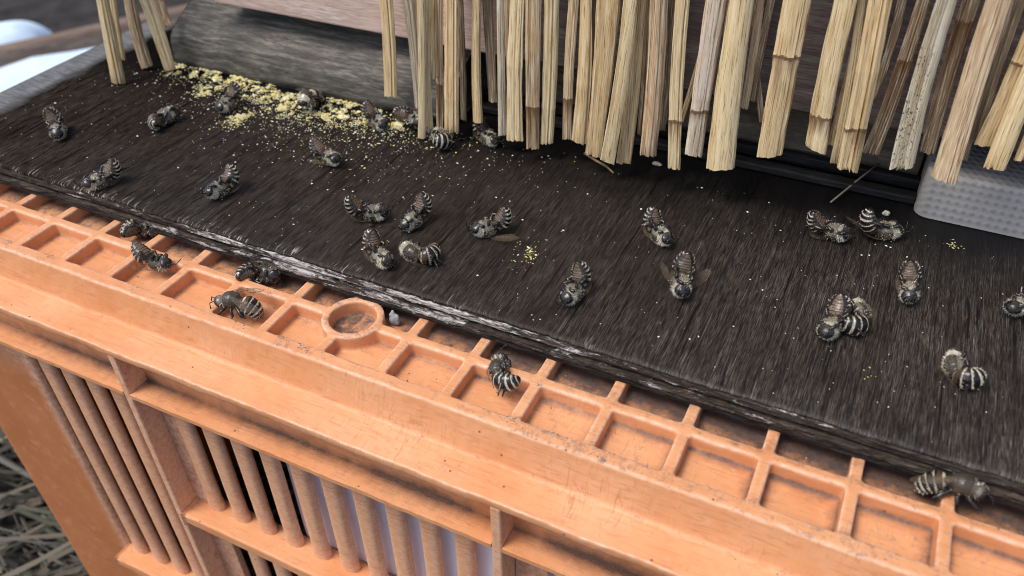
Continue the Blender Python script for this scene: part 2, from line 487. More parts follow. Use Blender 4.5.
def mat_plastic(name, C0, C1):
    t = NT(name)
    v = t.coord(scale=(1, 1, 1))
    big = t.noise(v, 0.35, 4, 0.6)
    med = t.noise(v, 2.2, 6, 0.65)
    scr = t.noise(t.coord(scale=(9, 1.6, 3), rot=(0, 0, 0.5)), 1.0, 4, 0.6, 0.8)
    col = t.mix(t.ramp(big, [(0.3, 0), (0.7, 1)]), C0, C1)
    col = t.mix(t.ramp(med, [(0.55, 0), (0.8, 0.45)]), col, (0.78, 0.43, 0.26))
    # bleached chalky wear on exposed edges
    geo = t.n('NewGeometry')
    wear = t.ramp(geo.outputs['Pointiness'], [(0.507, 0), (0.545, 1)])
    wear = t.math('MULTIPLY', wear, t.ramp(t.noise(v, 5.0, 5, 0.7), [(0.35, 0.1), (0.65, 0.75)]), True)
    col = t.mix(wear, col, (0.82, 0.58, 0.44))
    # brushed flow lines in the plastic, hairline cracks across the ledge
    fl = t.noise(t.coord(scale=(0.9, 11, 9), rot=(0, 0, 0.22)), 1.0, 5, 0.65, 1.2)
    fm_ = t.math('MULTIPLY', t.ramp(fl, [(0.52, 0), (0.60, 1)]), t.ramp(med, [(0.3, 0.05), (0.7, 0.6)]))
    col = t.mix(fm_, col, (0.50, 0.175, 0.06))
    cr = t.noise(t.coord(scale=(5.0, 0.7, 0.5), rot=(0, 0, 0.1)), 1.0, 2, 0.5, 1.0)
    crk = t.ramp(t.math('ABSOLUTE', t.math('SUBTRACT', cr, 0.5)), [(0.0, 1), (0.016, 0)])
    crk = t.math('MULTIPLY', crk, t.ramp(big, [(0.48, 0), (0.66, 0.5)]))
    col = t.mix(crk, col, (0.30, 0.12, 0.055))
    col = t.mix(t.ramp(scr, [(0.60, 0), (0.75, 0.35)]), col, (0.42, 0.19, 0.09))
    # dirt: patchy deposits where the mesh says dirt gathers
    d = t.attr('dirt')
    gn = t.noise(v, 3.2, 7, 0.72)
    gf = t.noise(v, 14.0, 4, 0.7)
    g = t.math('ADD', d, t.math('MULTIPLY', t.math('SUBTRACT', gn, 0.5), 1.5))
    g = t.math('ADD', g, t.math('MULTIPLY', t.math('SUBTRACT', gf, 0.5), 0.9))
    gm = t.ramp(g, [(0.36, 0), (0.74, 0.95)])
    gcol = t.ramp(gf, [(0.38, (0.040, 0.036, 0.037)), (0.66, (0.24, 0.20, 0.185))])
    col = t.mix(gm, col, gcol)
    m2 = t.attr('mould')
    mo = t.ramp(t.math('ADD', m2, t.math('MULTIPLY', t.math('SUBTRACT', t.noise(v, 3.0, 8, 0.8), 0.5), 1.6)), [(0.25, 0), (1.0, 0.97)])
    col = t.mix(mo, col, (0.022, 0.014, 0.009))
    # dark specks
    sp = t.n('TexVoronoi'); sp.inputs['Scale'].default_value = 1.4; t.l(v, sp.inputs['Vector'])
    col = t.mix(t.ramp(sp.outputs['Distance'], [(0.035, 0.85), (0.055, 0)]), col, (0.10, 0.05, 0.03))
    hgt = t.math('ADD', t.math('MULTIPLY', med, 0.6), t.math('MULTIPLY', t.noise(v, 7.0, 4, 0.6), 0.35))
    hgt = t.math('ADD', hgt, t.math('MULTIPLY', gm, 0.35))
    gr = t.attr('grime_shade')
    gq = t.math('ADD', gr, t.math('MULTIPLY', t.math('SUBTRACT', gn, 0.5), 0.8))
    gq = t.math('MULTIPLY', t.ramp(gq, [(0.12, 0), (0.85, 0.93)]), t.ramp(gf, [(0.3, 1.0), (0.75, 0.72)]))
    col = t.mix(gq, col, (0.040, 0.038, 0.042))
    rg = t.mix(gm, t.ramp(med, [(0.3, 0.42), (0.7, 0.62)]), 0.9)
    return t.fin(col, rg, t.bump(hgt, 0.35, 0.035), Specular_IOR_Level=0.4, Subsurface_Weight=0.0)

def mat_straw():
    t = NT('dry_reed')
    oi = t.n('ObjectInfo')
    rnd = oi.outputs['Random']
    co = t.n('TexCoord')
    mp = t.n('Mapping'); mp.inputs['Scale'].default_value = (10 / U, 10 / U, 0.35 / U)
    off = t.n('CombineXYZ'); t.l(t.math('MULTIPLY', rnd, 57.0), off.inputs[2])
    t.l(off.outputs[0], mp.inputs['Location'])
    t.l(co.outputs['Object'], mp.inputs[0])
    a = t.noise(mp.outputs[0], 1.0, 4, 0.6, 0.2)
    mp2 = t.n('Mapping'); mp2.inputs['Scale'].default_value = (34 / U, 34 / U, 1.0 / U)
    t.l(off.outputs[0], mp2.inputs['Location']); t.l(co.outputs['Object'], mp2.inputs[0])
    b = t.noise(mp2.outputs[0], 1.0, 3, 0.6, 0.1)
    mp3 = t.n('Mapping'); mp3.inputs['Scale'].default_value = (1.4 / U, 1.4 / U, 0.5 / U)
    t.l(off.outputs[0], mp3.inputs['Location']); t.l(co.outputs['Object'], mp3.inputs[0])
    c = t.noise(mp3.outputs[0], 1.0, 4, 0.6, 0.4)
    tint = t.attr('tint', 'Color')
    col = t.mix(t.ramp(a, [(0.36, 0.5), (0.64, 0.0)]), tint, t.mix(1.0, tint, (0.62, 0.45, 0.27), 'MULTIPLY'))
    col = t.mix(t.ramp(b, [(0.52, 0.0), (0.64, 0.7)]), col, (0.86, 0.77, 0.57))
    col = t.mix(t.ramp(b, [(0.33, 0.85), (0.43, 0.0)]), col, (0.16, 0.09, 0.038))
    col = t.mix(t.ramp(c, [(0.56, 0.0), (0.78, 0.5)]), col, t.mix(1.0, tint, (0.66, 0.42, 0.20), 'MULTIPLY'))
    st = t.attr('stain')
    sm = t.ramp(t.math('ADD', st, t.math('MULTIPLY', t.math('SUBTRACT', a, 0.5), 0.9)), [(0.3, 0), (0.9, 0.92)])
    col = t.mix(sm, col, (0.155, 0.075, 0.028))
    sk = t.attr('speck')
    mp4 = t.n('Mapping'); mp4.inputs['Scale'].default_value = (14 / U, 14 / U, 9 / U); t.l(co.outputs['Object'], mp4.inputs[0])
    kk = t.math('MULTIPLY', sk, t.ramp(t.noise(mp4.outputs[0], 1.0, 5, 0.7), [(0.56, 0), (0.62, 1)]))
    col = t.mix(kk, col, (0.05, 0.045, 0.035))
    nrm = t.bump(t.math('ADD', t.math('MULTIPLY', a, 0.8), b), 0.5, 0.035)
    return t.fin(col, t.ramp(c, [(0.3, 0.36), (0.7, 0.52)]), nrm, Specular_IOR_Level=0.45)

def mat_attr(name, rough, spec=0.5, nscale=0.0, coat=0.0):
    t = NT(name)
    col = t.attr('tint', 'Color')
    nrm = None
    if nscale:
        nrm = t.bump(t.noise(t.coord(scale=(nscale,) * 3), 1.0, 3, 0.6), 0.35, 0.02)
    return t.fin(col, rough, nrm, Specular_IOR_Level=spec, Coat_Weight=coat, Coat_Roughness=0.15)

def mat_wing():
    t = NT('bee_wing_membrane')
    v = t.n('TexVoronoi', feature='DISTANCE_TO_EDGE'); v.inputs['Scale'].default_value = 1.0
    t.l(t.coord(scale=(5, 11, 8)), v.inputs['Vector'])
    vein = t.ramp(v.outputs['Distance'], [(0.03, 1), (0.06, 0)])
    col = t.mix(vein, (0.26, 0.20, 0.14), (0.07, 0.045, 0.03))
    t.l(t.math('MULTIPLY_ADD', vein, 0.45), t.b.inputs['Alpha'])
    t.b.inputs['Alpha'].links[0].from_node.inputs[2].default_value = 0.22
    return t.fin(col, 0.25, None, Specular_IOR_Level=0.6)

def mat_simple(name, col, rough=0.7, var=0.35, scale=3.0, spec=0.3, bump=0.3):
    t = NT(name)
    n = t.noise(t.coord(scale=(scale,) * 3), 1.0, 5, 0.6)
    c = t.mix(t.ramp(n, [(0.3, 0), (0.7, 1)]), tuple(v * (1 - var) for v in col), tuple(min(1, v * (1 + var)) for v in col))
    return t.fin(c, rough, t.bump(n, bump, 0.1 / scale * 3), Specular_IOR_Level=spec)

def mat_fabric():
    t = NT('grey_dimpled_plastic')
    # diamond dimples, each a few tenths of a centimetre
    co = t.n('TexCoord'); xs = t.n('SeparateXYZ'); t.l(co.outputs['Object'], xs.inputs[0])
    X = t.math('ADD', xs.outputs[0], t.math('MULTIPLY', xs.outputs[1], 0.6)); Z = t.math('ADD', xs.outputs[2], t.math('MULTIPLY', xs.outputs[1], 0.9))
    k = 2 * pi / (0.36 * U)
    p = t.math('SINE', t.math('MULTIPLY', t.math('ADD', X, Z), k * 0.72))
    q = t.math('SINE', t.math('MULTIPLY', t.math('SUBTRACT', X, Z), k * 0.72))
    d = t.math('MULTIPLY', p, q)
    n = t.noise(t.coord(scale=(0.9, 0.9, 0.9)), 1.0, 5, 0.6)
    col = t.mix(t.ramp(n, [(0.3, 0), (0.7, 1)]), (0.40, 0.37, 0.345), (0.49, 0.46, 0.43))
    col = t.mix(t.ramp(d, [(0.1, 0.0), (0.7, 0.45)]), col, (0.20, 0.19, 0.185))
    col = t.mix(t.ramp(t.noise(t.coord(scale=(6, 6, 6)), 1.0, 5, 0.7), [(0.62, 0), (0.72, 0.5)]), col, (0.12, 0.11, 0.10))
    return t.fin(col, 0.7, t.bump(d, 0.3, 0.03), Specular_IOR_Level=0.35)

M_TOP = mat_board_top()
M_PLYW = mat_ply('flaking_white_ply', (0.018, 0.015, 0.013), (0.13, 0.10, 0.08), (0.62, 0.60, 0.57), 0.135)
M_PLYB = mat_ply('brown_ply', (0.016, 0.012, 0.010), (0.15, 0.11, 0.08), (0.54, 0.51, 0.48), 0.095)
M_PLYD = mat_ply('dark_ply', (0.008, 0.007, 0.006), (0.05, 0.038, 0.03), (0.42, 0.40, 0.38), 0.02)
M_BEAM = mat_wood('grey_weathered_beam', (0.045, 0.042, 0.037), (0.135, 0.126, 0.11), (0.33, 0.29, 0.235), (0.7, 6, 6), 0.85, 0.35)
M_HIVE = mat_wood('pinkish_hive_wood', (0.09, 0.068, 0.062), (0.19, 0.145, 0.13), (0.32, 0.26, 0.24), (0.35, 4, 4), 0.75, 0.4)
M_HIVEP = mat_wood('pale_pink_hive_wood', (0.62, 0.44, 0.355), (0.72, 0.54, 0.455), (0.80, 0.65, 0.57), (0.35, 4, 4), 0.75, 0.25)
M_FLOOR = mat_wood('blackened_floor_wood', (0.008, 0.008, 0.009), (0.022, 0.020, 0.020), (0.06, 0.055, 0.052), (0.5, 3.5, 3.5), 0.6, 0.6)
M_BATTEN = mat_wood('pale_batten_wood', (0.10, 0.075, 0.055), (0.20, 0.155, 0.12), (0.32, 0.26, 0.21), (0.5, 4, 4), 0.8, 0.6)
M_PLAST = mat_plastic('weathered_orange_plastic', (0.655, 0.272, 0.110), (0.745, 0.375, 0.188))
M_PLASTD = mat_plastic('shaded_orange_plastic', (0.43, 0.155, 0.055), (0.52, 0.20, 0.08))  # same plastic with the shade beneath the ledges painted into its colour
M_STRAW = mat_straw()
M_BEE = mat_attr('bee_cuticle', 0.22, 0.6, 30.0)
M_HAIR = mat_attr('bee_hair', 0.75, 0.25)
M_ANT = mat_simple('bee_antenna', (0.012, 0.009, 0.008), 0.35, 0.2, 20, 0.5, 0.0)
M_WING = mat_wing()
M_CRUMB = mat_attr('crumb', 0.75, 0.3)
M_GREY = mat_fabric()
M_SNOW = mat_simple('snow', (0.66, 0.80, 0.90), 0.6, 0.06, 0.25, 0.3, 0.3)
M_SOIL = mat_simple('dark_soil', (0.035, 0.030, 0.028), 0.9, 0.5, 0.3, 0.2, 0.6)
M_LOG = mat_wood('old_plank', (0.14, 0.09, 0.065), (0.24, 0.165, 0.125), (0.33, 0.25, 0.2), (0.1, 0.9, 0.9), 0.8, 0.5, 5)
M_PANEL = mat_simple('lavender_white_panel', (0.78, 0.78, 0.90), 0.55, 0.06, 0.35, 0.4, 0.2)
M_STALK = mat_straw_stem = mat_attr('dry_grass', 0.7, 0.25)
M_CORD = mat_simple('hemp_cord', (0.42, 0.32, 0.19), 0.85, 0.3, 8, 0.2, 0.5)

# ---------------------------------------------------------------- setting: ground, snow
rng = random.Random(7)
GZ = -30.0
N = 70
vs, fs = [], []
for j in range(N + 1):
    for i in range(N + 1):
        u, v = i / N * 2 - 1, j / N * 2 - 1
        x = math.copysign(abs(u) ** 4, u) * 60000 + u * 150
        y = math.copysign(abs(v) ** 4, v) * 60000 + v * 150
        far = min(1, 300 / (1 + math.hypot(x, y)))
        vs.append((x, y, GZ - 1.0 + 2.0 * nz(x * .06, y * .06) * far))
for j in range(N):
    for i in range(N):
        a = j * (N + 1) + i
        fs.append((a, a + 1, a + N + 2, a + N + 1))
tag(link('ground', mesh('ground', vs, fs, M_SOIL, True)), 'dark damp soil beside the orange crate', kind='structure')

def snow_patch(cx, cy, a, b, rot, seed, h=2.6):
    vs, fs = [], []
    R, T = 14, 64
    for r in range(R + 1):
        for k in range(T):
            th = 2 * pi * k / T
            rr = (r / R) * (1 + 0.25 * nz(cos(th) * 1.6 + seed, sin(th) * 1.6, seed) + 0.10 * nz(cos(th) * 6, sin(th) * 6, seed + 3))
            x, y = a * rr * cos(th), b * rr * sin(th)
            X, Y = cx + x * cos(rot) - y * sin(rot), cy + x * sin(rot) + y * cos(rot)
            z = GZ - 2.0 + (h + 1.2) * (1 - (r / R) ** 4) + 0.8 * nz(X * .08, Y * .08, seed)
            vs.append((X, Y, z))
    for r in range(R):
        for k in range(T):
            fs.append((r * T + k, r * T + (k + 1) % T, (r + 1) * T + (k + 1) % T, (r + 1) * T + k))
    return vs, fs
for n, (cx, cy, a, b, rot, sd_) in enumerate(SNOW):
    v_, f_ = snow_patch(cx, cy, a, b, rot, sd_)
    tag(link('snow', mesh('snow', v_, f_, M_SNOW, True)), ('bluish white snow lying right behind the board', 'patch of snow beyond the old plank')[min(n, 1)], kind='structure')

# old plank lying in the snow
pl = MB()
n = 24
for i in range(n):
    pass
prof = [(-1.1, 0), (1.1, 0), (1.2, .3), (1.1, 2.2), (.9, 2.4), (-.9, 2.4), (-1.1, 2.1), (-1.2, .3)]
pm = []
L0, L1 = -60, 60
for i in range(n + 1):
    x = L0 + (L1 - L0) * i / n
    pm.append([(x, y * (1 + .08 * nz(x * .1, y)) + .5 * nz(x * .07, 3.), z * (1 + .1 * nz(x * .13, y, 2))) for y, z in prof])
k = len(prof)
vs = [v for r in pm for v in r]
fs = [(i * k + j, i * k + (j + 1) % k, (i + 1) * k + (j + 1) % k, (i + 1) * k + j) for i in range(n) for j in range(k)]
fs += [tuple(range(k)), tuple(reversed(range(n * k, n * k + k)))]
o = link('wooden_plank', mesh('wooden_plank', vs, fs, M_LOG, True))
o.location = Vector((PLANK[0], PLANK[1], GZ - 0.5)) * U
o.rotation_euler = (0, 0, PLANK[2])
tag(o, 'old brown plank lying in the snow behind the board', 'plank')

# dry grass and stalks on the soil below the crate's left end
vs, fs, cs = [], [], []
for i in range(5200):
    x, y = rng.uniform(-48, 2), rng.uniform(-20, 34)
    L = rng.uniform(4, 16)
    a = rng.gauss(0.55, 0.6) + (pi if rng.random() < .5 else 0)
    wd = rng.uniform(.07, .26)
    z0 = GZ - .6 + rng.random() ** 1.6 * 4.2
    pit = rng.gauss(0, .14)
    c = rng.choice([(.15, .13, .095), (.09, .08, .06), (.21, .185, .14), (.06, .062, .04), (.035, .032, .027), (.12, .115, .10)])
    b = len(vs)
    bend = rng.gauss(0, .25)
    for s in range(4):
        q = s / 3
        aa = a + bend * q
        px, py, pz = x + cos(aa) * L * q, y + sin(aa) * L * q, max(GZ - .7, z0 + L * q * pit)
        ww = wd * (1 - .7 * q)
        nx, ny = -sin(aa) * ww, cos(aa) * ww
        vs += [(px - nx, py - ny, pz), (px, py, pz + ww * .9), (px + nx, py + ny, pz)]
        cs += [c + (1,)] * 3
    for s in range(3):
        for j in range(2):
            fs.append((b + s * 3 + j, b + s * 3 + j + 1, b + s * 3 + 4 + j, b + s * 3 + 3 + j))
me = mesh('dry_grass', vs, fs, M_STALK)
attr(me, 'tint', cs, 'FLOAT_COLOR')
tag(link('dry_grass', me), 'matted dry grass and stalks on the ground by the crate', 'grass', kind='stuff')

# ---------------------------------------------------------------- flight board (weathered plywood)
BX0, BX1, BYB = -10.0, 36.0, 12.6
board = empty('flight_board', (10, 5, -0.92))
tag(board, 'black weathered plywood landing board lying on the orange crate', 'board')
def bpart(name, me):
    o = link(name, me, board)
    o.location = -Vector((10, 5, -0.92)) * U
    return o
def edge_y(x):            # ragged front edge
    return -0.06 + 0.05 * nz(x * .55, 1.3) + 0.035 * nz(x * 2.4, 4.1) + 0.02 * nz(x * 9, 7.7)
NX, NY = 920, 34
vs, fs = [], []
ystops = [0, .02, .05, .1, .17, .26, .4, .6] + [.6 + (BYB - .6) * (i / (NY - 7)) for i in range(1, NY - 6)]
for j, yy in enumerate(ystops):
    for i in range(NX + 1):
        x = BX0 + (BX1 - BX0) * i / NX
        y = yy + edge_y(x) * max(0, 1 - yy / .6) + 0.0
        z = 0.008 * nz(x * 4.0, yy * .3) + 0.03 * nz(x * .12, yy * .2, 9)
        if yy < .12:
            z -= (0.12 - yy) ** 2 * 4 + (0.03 * max(0, nz(x * 6, 2.2)) if yy < .06 else 0)
        vs.append((x, y, z - 0.012))
k = NX + 1
for j in range(len(ystops) - 1):
    for i in range(NX):
        fs.append((j * k + i, j * k + i + 1, (j + 1) * k + i + 1, (j + 1) * k + i))
# skirt so the veneer has thickness
nb = len(vs)
ring = list(range(k)) + [j * k + NX for j in range(1, len(ystops))] + [(len(ystops) - 1) * k + i for i in range(NX - 1, -1, -1)] + [j * k for j in range(len(ystops) - 2, 0, -1)]
for r in ring:
    vs.append((vs[r][0], vs[r][1], -0.13))
n = len(ring)
for i in range(n):
    a, b = ring[i], ring[(i + 1) % n]
    fs.append((b, a, nb + i, nb + (i + 1) % n))
vm = mesh('top_veneer', vs, fs, M_TOP, True)
vm.set_sharp_from_angle(angle=radians(40))
bpart('top_veneer', vm)
def ply(name, z0, z1, back, amp, seed, mat):
    vs, fs = [], []
    n = 700
    rows = 5
    for i in range(n + 1):
        x = BX0 + .03 + (BX1 - BX0 - .06) * i / n
        for r in range(rows):
            q = r / (rows - 1)
            z = z0 + (z1 - z0) * q
            y = back + amp * (nz(x * .8, seed, q * 2) + .7 * nz(x * 3.1, seed + 2, q * 3) + .5 * nz(x * 11, seed + 5, q * 4)) + (0.03 if r in (0, rows - 1) else 0)
            vs.append((x, y, z))
        vs.append((x, BYB - .05, z1)); vs.append((x, BYB - .05, z0))
    R = rows + 2
    for i in range(n):
        for r in range(R):
            fs.append((i * R + r, (i + 1) * R + r, (i + 1) * R + (r + 1) % R, i * R + (r + 1) % R))
    fs += [tuple(range(R)), tuple(reversed(range(n * R, n * R + R)))]
    bpart(name, mesh(name, vs, fs, mat, False))
ply('ply_layer', -0.40, -0.135, -0.08, 0.035, 1.0, M_PLYW)
ply('ply_layer', -0.50, -0.403, 0.02, 0.035, 4.0, M_PLYD)
ply('ply_layer', -0.76, -0.503, -0.09, 0.045, 8.0, M_PLYB)
ply('ply_layer', -0.915, -0.763, -0.07, 0.04, 12.0, M_PLYD)

# ---------------------------------------------------------------- hive
hive = empty('beehive', (16, 14, 0))
tag(hive, 'wooden beehive body with pinkish boards behind the reed curtain', 'beehive')
HL = Vector((16, 14, 0))
def hpart(name, mb, mat, bev=0.05):
    o = mb.build(name, mat, hive)
    o.location = -HL * U
    if bev: bevel(o, bev, 2)
    return o
for (z0, z1, dy) in ((2.76, 9.4, 0.0), (9.46, 16.2, 0.05), (16.26, 24, 0.0)):
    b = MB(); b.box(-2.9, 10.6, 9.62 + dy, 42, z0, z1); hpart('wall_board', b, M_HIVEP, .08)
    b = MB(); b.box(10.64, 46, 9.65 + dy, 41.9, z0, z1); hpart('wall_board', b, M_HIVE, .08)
b = MB(); b.box(-4.5, 47.5, 8.0, 43.5, 24.05, 27.0); hpart('roof', b, M_HIVE, .2)
# floor frame: dark floor with two low ridges, a pale batten further in
b = MB(); b.box(-5.3, 46, 12.62, 42, -0.6, 0.35); hpart('floor_panel', b, M_FLOOR, .06)
b = MB(); b.box(8.3, 24.2, 10.3, 10.75, 0.03, 0.30); hpart('floor_ridge', b, M_FLOOR, .06)
b = MB(); b.box(8.3, 24.3, 11.25, 11.6, 0.03, 0.42); hpart('floor_ridge', b, M_FLOOR, .06)
b = MB(); b.box(8.5, 24.1, 11.75, 12.4, 0.03, 1.75); hpart('batten', b, M_BATTEN, .06)

# grey beam closing the left of the entrance
def rough_prism(prof, x0, x1, n, amp, seed, sc=1.2):
    vs, fs = [], []
    k = len(prof)
    for i in range(n + 1):
        x = x0 + (x1 - x0) * i / n
        for j, (y, z) in enumerate(prof):
            vs.append((x, y + amp * nz(x * sc, j * .7, seed), z + amp * nz(x * sc, j * .7, seed + 9)))
    for i in range(n):
        for j in range(k):
            fs.append((i * k + j, (i + 1) * k + j, (i + 1) * k + (j + 1) % k, i * k + (j + 1) % k))
    fs += [tuple(reversed(range(k))), tuple(range(n * k, n * k + k))]
    return vs, fs
prof = [(9.0, 0.02), (9.02, .3), (9.03, .6), (9.05, .9), (9.1, 1.12), (9.2, 1.27), (9.5, 1.5), (10.0, 1.8), (10.6, 2.1), (11.2, 2.35), (12.4, 2.5), (12.4, 0.02)]
v_, f_ = rough_prism(prof, -5.4, 8.2, 120, .05, 3.0)
o = link('wooden_beam', mesh('wooden_beam', v_, f_, M_BEAM, True))
tag(o, 'grey weathered wooden beam under the hive, behind the yellow crumbs', 'beam')

# grey dimpled block at the right of the entrance
def rounded_block(x0, x1, y0, y1, z1, r):
    bm = bmesh.new()
    bmesh.ops.create_cube(bm, size=1)
    for v in bm.verts:
        v.co = Vector(((x0 + x1) / 2 + v.co.x * (x1 - x0), (y0 + y1) / 2 + v.co.y * (y1 - y0), .02 + (v.co.z + .5) * z1))
    es = [e for e in bm.edges if abs(e.verts[0].co.z - e.verts[1].co.z) > .1]
    bmesh.ops.bevel(bm, geom=es, offset=r, segments=6, affect='EDGES', profile=.5)
    es = [e for e in bm.edges if min(e.verts[0].co.z, e.verts[1].co.z) > z1 * .9]
    bmesh.ops.bevel(bm, geom=es, offset=.14, segments=4, affect='EDGES', profile=.5)
    vs = [tuple(v.co) for v in bm.verts]
    bm.verts.index_update()
    fs = [tuple(v.index for v in f.verts) for f in bm.faces]
    bm.free()
    return vs, fs
v_, f_ = rounded_block(24.2, 36, 9.75, 13.2, 1.55, .42)
me = mesh('entrance_block', v_, f_, M_GREY, True)
try:
    me.set_sharp_from_angle(angle=radians(50))
except Exception:
    pass
tag(link('entrance_block', me), 'grey block with a fine diamond dimple pattern under the reeds', 'block')

# ---------------------------------------------------------------- orange plastic crate
crate = empty('plastic_crate', (14, 6, -30))
tag(crate, 'weathered orange plastic crate with slatted side, under the board', 'crate')
CL = Vector((14, 6, -30))
def cpart(name, me_or_mb, mat=M_PLAST, bev=None, smooth=False):
    me = me_or_mb.mesh(name, mat, smooth) if isinstance(me_or_mb, MB) else me_or_mb
    o = link(name, me, crate)
    o.location = -CL * U
    if bev: bevel(o, bev, 3)
    return o
XK0, PT, ZR, ZF = -1.807, 2.0, -0.92, -1.37
YM, YI, YO = -0.888, -2.363, -2.80
CX0, CX1 = -9.6, 36.0
RW = 0.15                       # half width of ribs
RING = (10.3, -0.87, 0.91, 0.69)
# solids that are fused (voxel remesh) into one moulded piece, then cut into its parts
b = MB()
b.prism([(YO, ZR), (YI, ZR), (YI, ZF - .3), (-3.12, -2.05), (-3.12, -2.35)][::-1] if False else [(YO + .02, ZR), (-3.1, -2.1), (-3.1, -2.4), (YI, -2.4), (YI, ZR)][::-1], CX0, CX1)
b.prism([(-3.0, -2.0), (-4.12, -2.1), (-4.12, -2.36), (-3.0, -2.36)][::-1], CX0, CX1)
b.box(CX0, CX1, -2.9, .75, ZF - .4, ZF)                  # cell floors
b.box(CX0, RING[0] - .85, YM - .16, YM + .16, ZF - .1, ZR)           # middle rail, broken by the ring
b.box(RING[0] + .85, CX1, YM - .16, YM + .16, ZF - .1, ZR)
b.box(CX0, CX1, .42, .75, ZF - .1, ZR)                     # rear rail (under the board)
for k in range(-3, 19):
    x = XK0 + k * PT
    if k != 6:
        b.box(x - RW, x + RW, YI - .05, .5, ZF - .1, ZR - .01)
    else:
        b.box(x - RW, x + RW, YI - .05, RING[1] - .8, ZF - .1, ZR - .01)
me = b.mesh('fuse', None)
# the ring's cup
tmp = link('crate_fuse', me)
cup = MB()
nn = 40
for (r0, r1, z0, z1) in ((RING[2], RING[3], ZF - .45, ZR + .05),):
    A = [(RING[0] + r * cos(2 * pi * i / nn), RING[1] + r * sin(2 * pi * i / nn), z) for (r, z) in ((r0, z0), (r0, z1), (r1, z1), (r1, z0)) for i in range(nn)]
    F = [(a * nn + i, a * nn + (i + 1) % nn, ((a + 1) % 4) * nn + (i + 1) % nn, ((a + 1) % 4) * nn + i) for a in range(4) for i in range(nn)]
    cup.add(A, F)
rm = tmp.modifiers.new('r', 'REMESH'); rm.mode = 'VOXEL'; rm.voxel_size = 0.05 * U; rm.adaptivity = 0
cupo = link('cup', cup.mesh('cup', None))
# join cup before remesh
tmp.modifiers.clear()
bmj = bmesh.new(); bmj.from_mesh(tmp.data); bmj.from_mesh(cupo.data); bmj.to_mesh(tmp.data); bmj.free()
rm = tmp.modifiers.new('r', 'REMESH'); rm.mode = 'VOXEL'; rm.voxel_size = 0.05 * U
smo = tmp.modifiers.new('s', 'SMOOTH'); smo.factor = .5; smo.iterations = 2
dg = bpy.context.evaluated_depsgraph_get()
fused = bpy.data.meshes.new_from_object(tmp.evaluated_get(dg))
for o_ in (tmp, cupo):
    bpy.data.objects.remove(o_)
nv = len(fused.vertices)
co = np.empty(nv * 3, dtype=np.float64); fused.vertices.foreach_get('co', co); co = co.reshape(-1, 3) / U
# worn, slightly wavy mouldings
from mathutils import noise as mnoise
for i in range(nv):
    x, y, z = co[i]
    d = 0.022 * mnoise.noise(Vector((x * 1.1, y * 1.1, z * 1.1))) + 0.013 * mnoise.noise(Vector((x * 3.7, y * 3.7, z * 3.7)))
    co[i, 2] += d
    if y < -2.2:
        co[i, 1] += 0.03 * mnoise.noise(Vector((x * .9, z * .6, 5))) + 0.012 * mnoise.noise(Vector((x * 4, z * 3, 7)))
fused.vertices.foreach_set('co', (co * U).ravel())
fused.update()
nrm = np.empty(nv * 3); fused.vertices.foreach_get('normal', nrm); nrm = nrm.reshape(-1, 3)
X, Y, Z = co[:, 0], co[:, 1], co[:, 2]
kf = (X - XK0) / PT
dx = np.abs(kf - np.round(kf)) * PT                    # distance to the nearest rib centre line
fx = kf - np.floor(kf)
# dirt: deposits in the cells, thicker at the right and rear walls; crumbs of it along the rim
flo = np.clip((ZF + .12 - Z) / .1, 0, 1) * (Z > ZF - .2)
front_cell = (Y < YM) & (Y > YI - .1)
ddx = np.minimum(np.clip((1 - fx) * PT - RW, 0, 9) * 1.0, np.clip(fx * PT - RW, 0, 9) * 1.7)
ddy = np.minimum(np.clip(YM - .19 - Y, 0, 9), np.clip(Y - YI, 0, 9) * 2.0)
dd = np.minimum(ddx, ddy)
xr = np.clip((X - 6) / 16, 0, 1)
dirt = np.where(front_cell, flo * (0.17 + np.exp(-dd / .1) * .15), 0)
rear = (Y > YM) & (Y < .75)
dirt = np.where(rear, flo * .42, dirt)
top = (Z > ZR - .1) & (nrm[:, 2] > .6)
rim = (Y < YI + .12)
lowf = np.array([mnoise.noise(Vector((x_ * .45, 2.2, 7.7))) + .6 * mnoise.noise(Vector((x_ * 1.6, 9., 1.))) for x_ in X])
dirt = np.where(top & rim, .27 + .10 * xr + .22 * lowf, dirt)
dirt = np.where(top & ~rim, .20 + .08 * xr, dirt)
ringd = np.hypot(X - RING[0], Y - RING[1])
dirt = np.where(top & (ringd < RING[2] + .1), .36, dirt)
dirt = np.where((ringd < RING[3] - .02) & (Z < ZF + .1), .55, dirt)
crease = np.exp(-((Y + 3.1) ** 2 + (Z + 2.06) ** 2) / .02)
dirt = np.maximum(dirt, crease * .34)
mould = np.where(rear, flo * (.08 + .42 * np.clip((X - 4) / 12, 0, 1)), 0) + np.where(rear & (Z > ZR - .4) & (flo < .5), .12 + .2 * xr, 0)
grime_shade = np.where(front_cell, flo * np.exp(-dd / .15) * (.42 + .62 * xr), 0)
grime_shade = np.where(rear, np.clip((ZF + .3 - Z) / .3, 0, 1) * np.exp(-np.abs(np.clip((1 - fx) * PT - RW, 0, 9)) / .25) * .6 + flo * np.exp(-np.clip(.02 - Y, 0, 9) / .28) * (.75 + .45 * xr), grime_shade)  # rear cells: black dirt, with shade under the board's edge painted in
attrs = {'dirt': dirt, 'mould': mould, 'grime_shade': grime_shade}
nf = len(fused.polygons)
ls = np.empty(nf, dtype=np.int64); fused.polygons.foreach_get('loop_start', ls)
lt = np.empty(nf, dtype=np.int64); fused.polygons.foreach_get('loop_total', lt)
lv = np.empty(len(fused.loops), dtype=np.int64); fused.loops.foreach_get('vertex_index', lv)
quads = [lv[s:s + t_] for s, t_ in zip(ls, lt)]
cen = np.array([co[q].mean(axis=0) for q in quads])
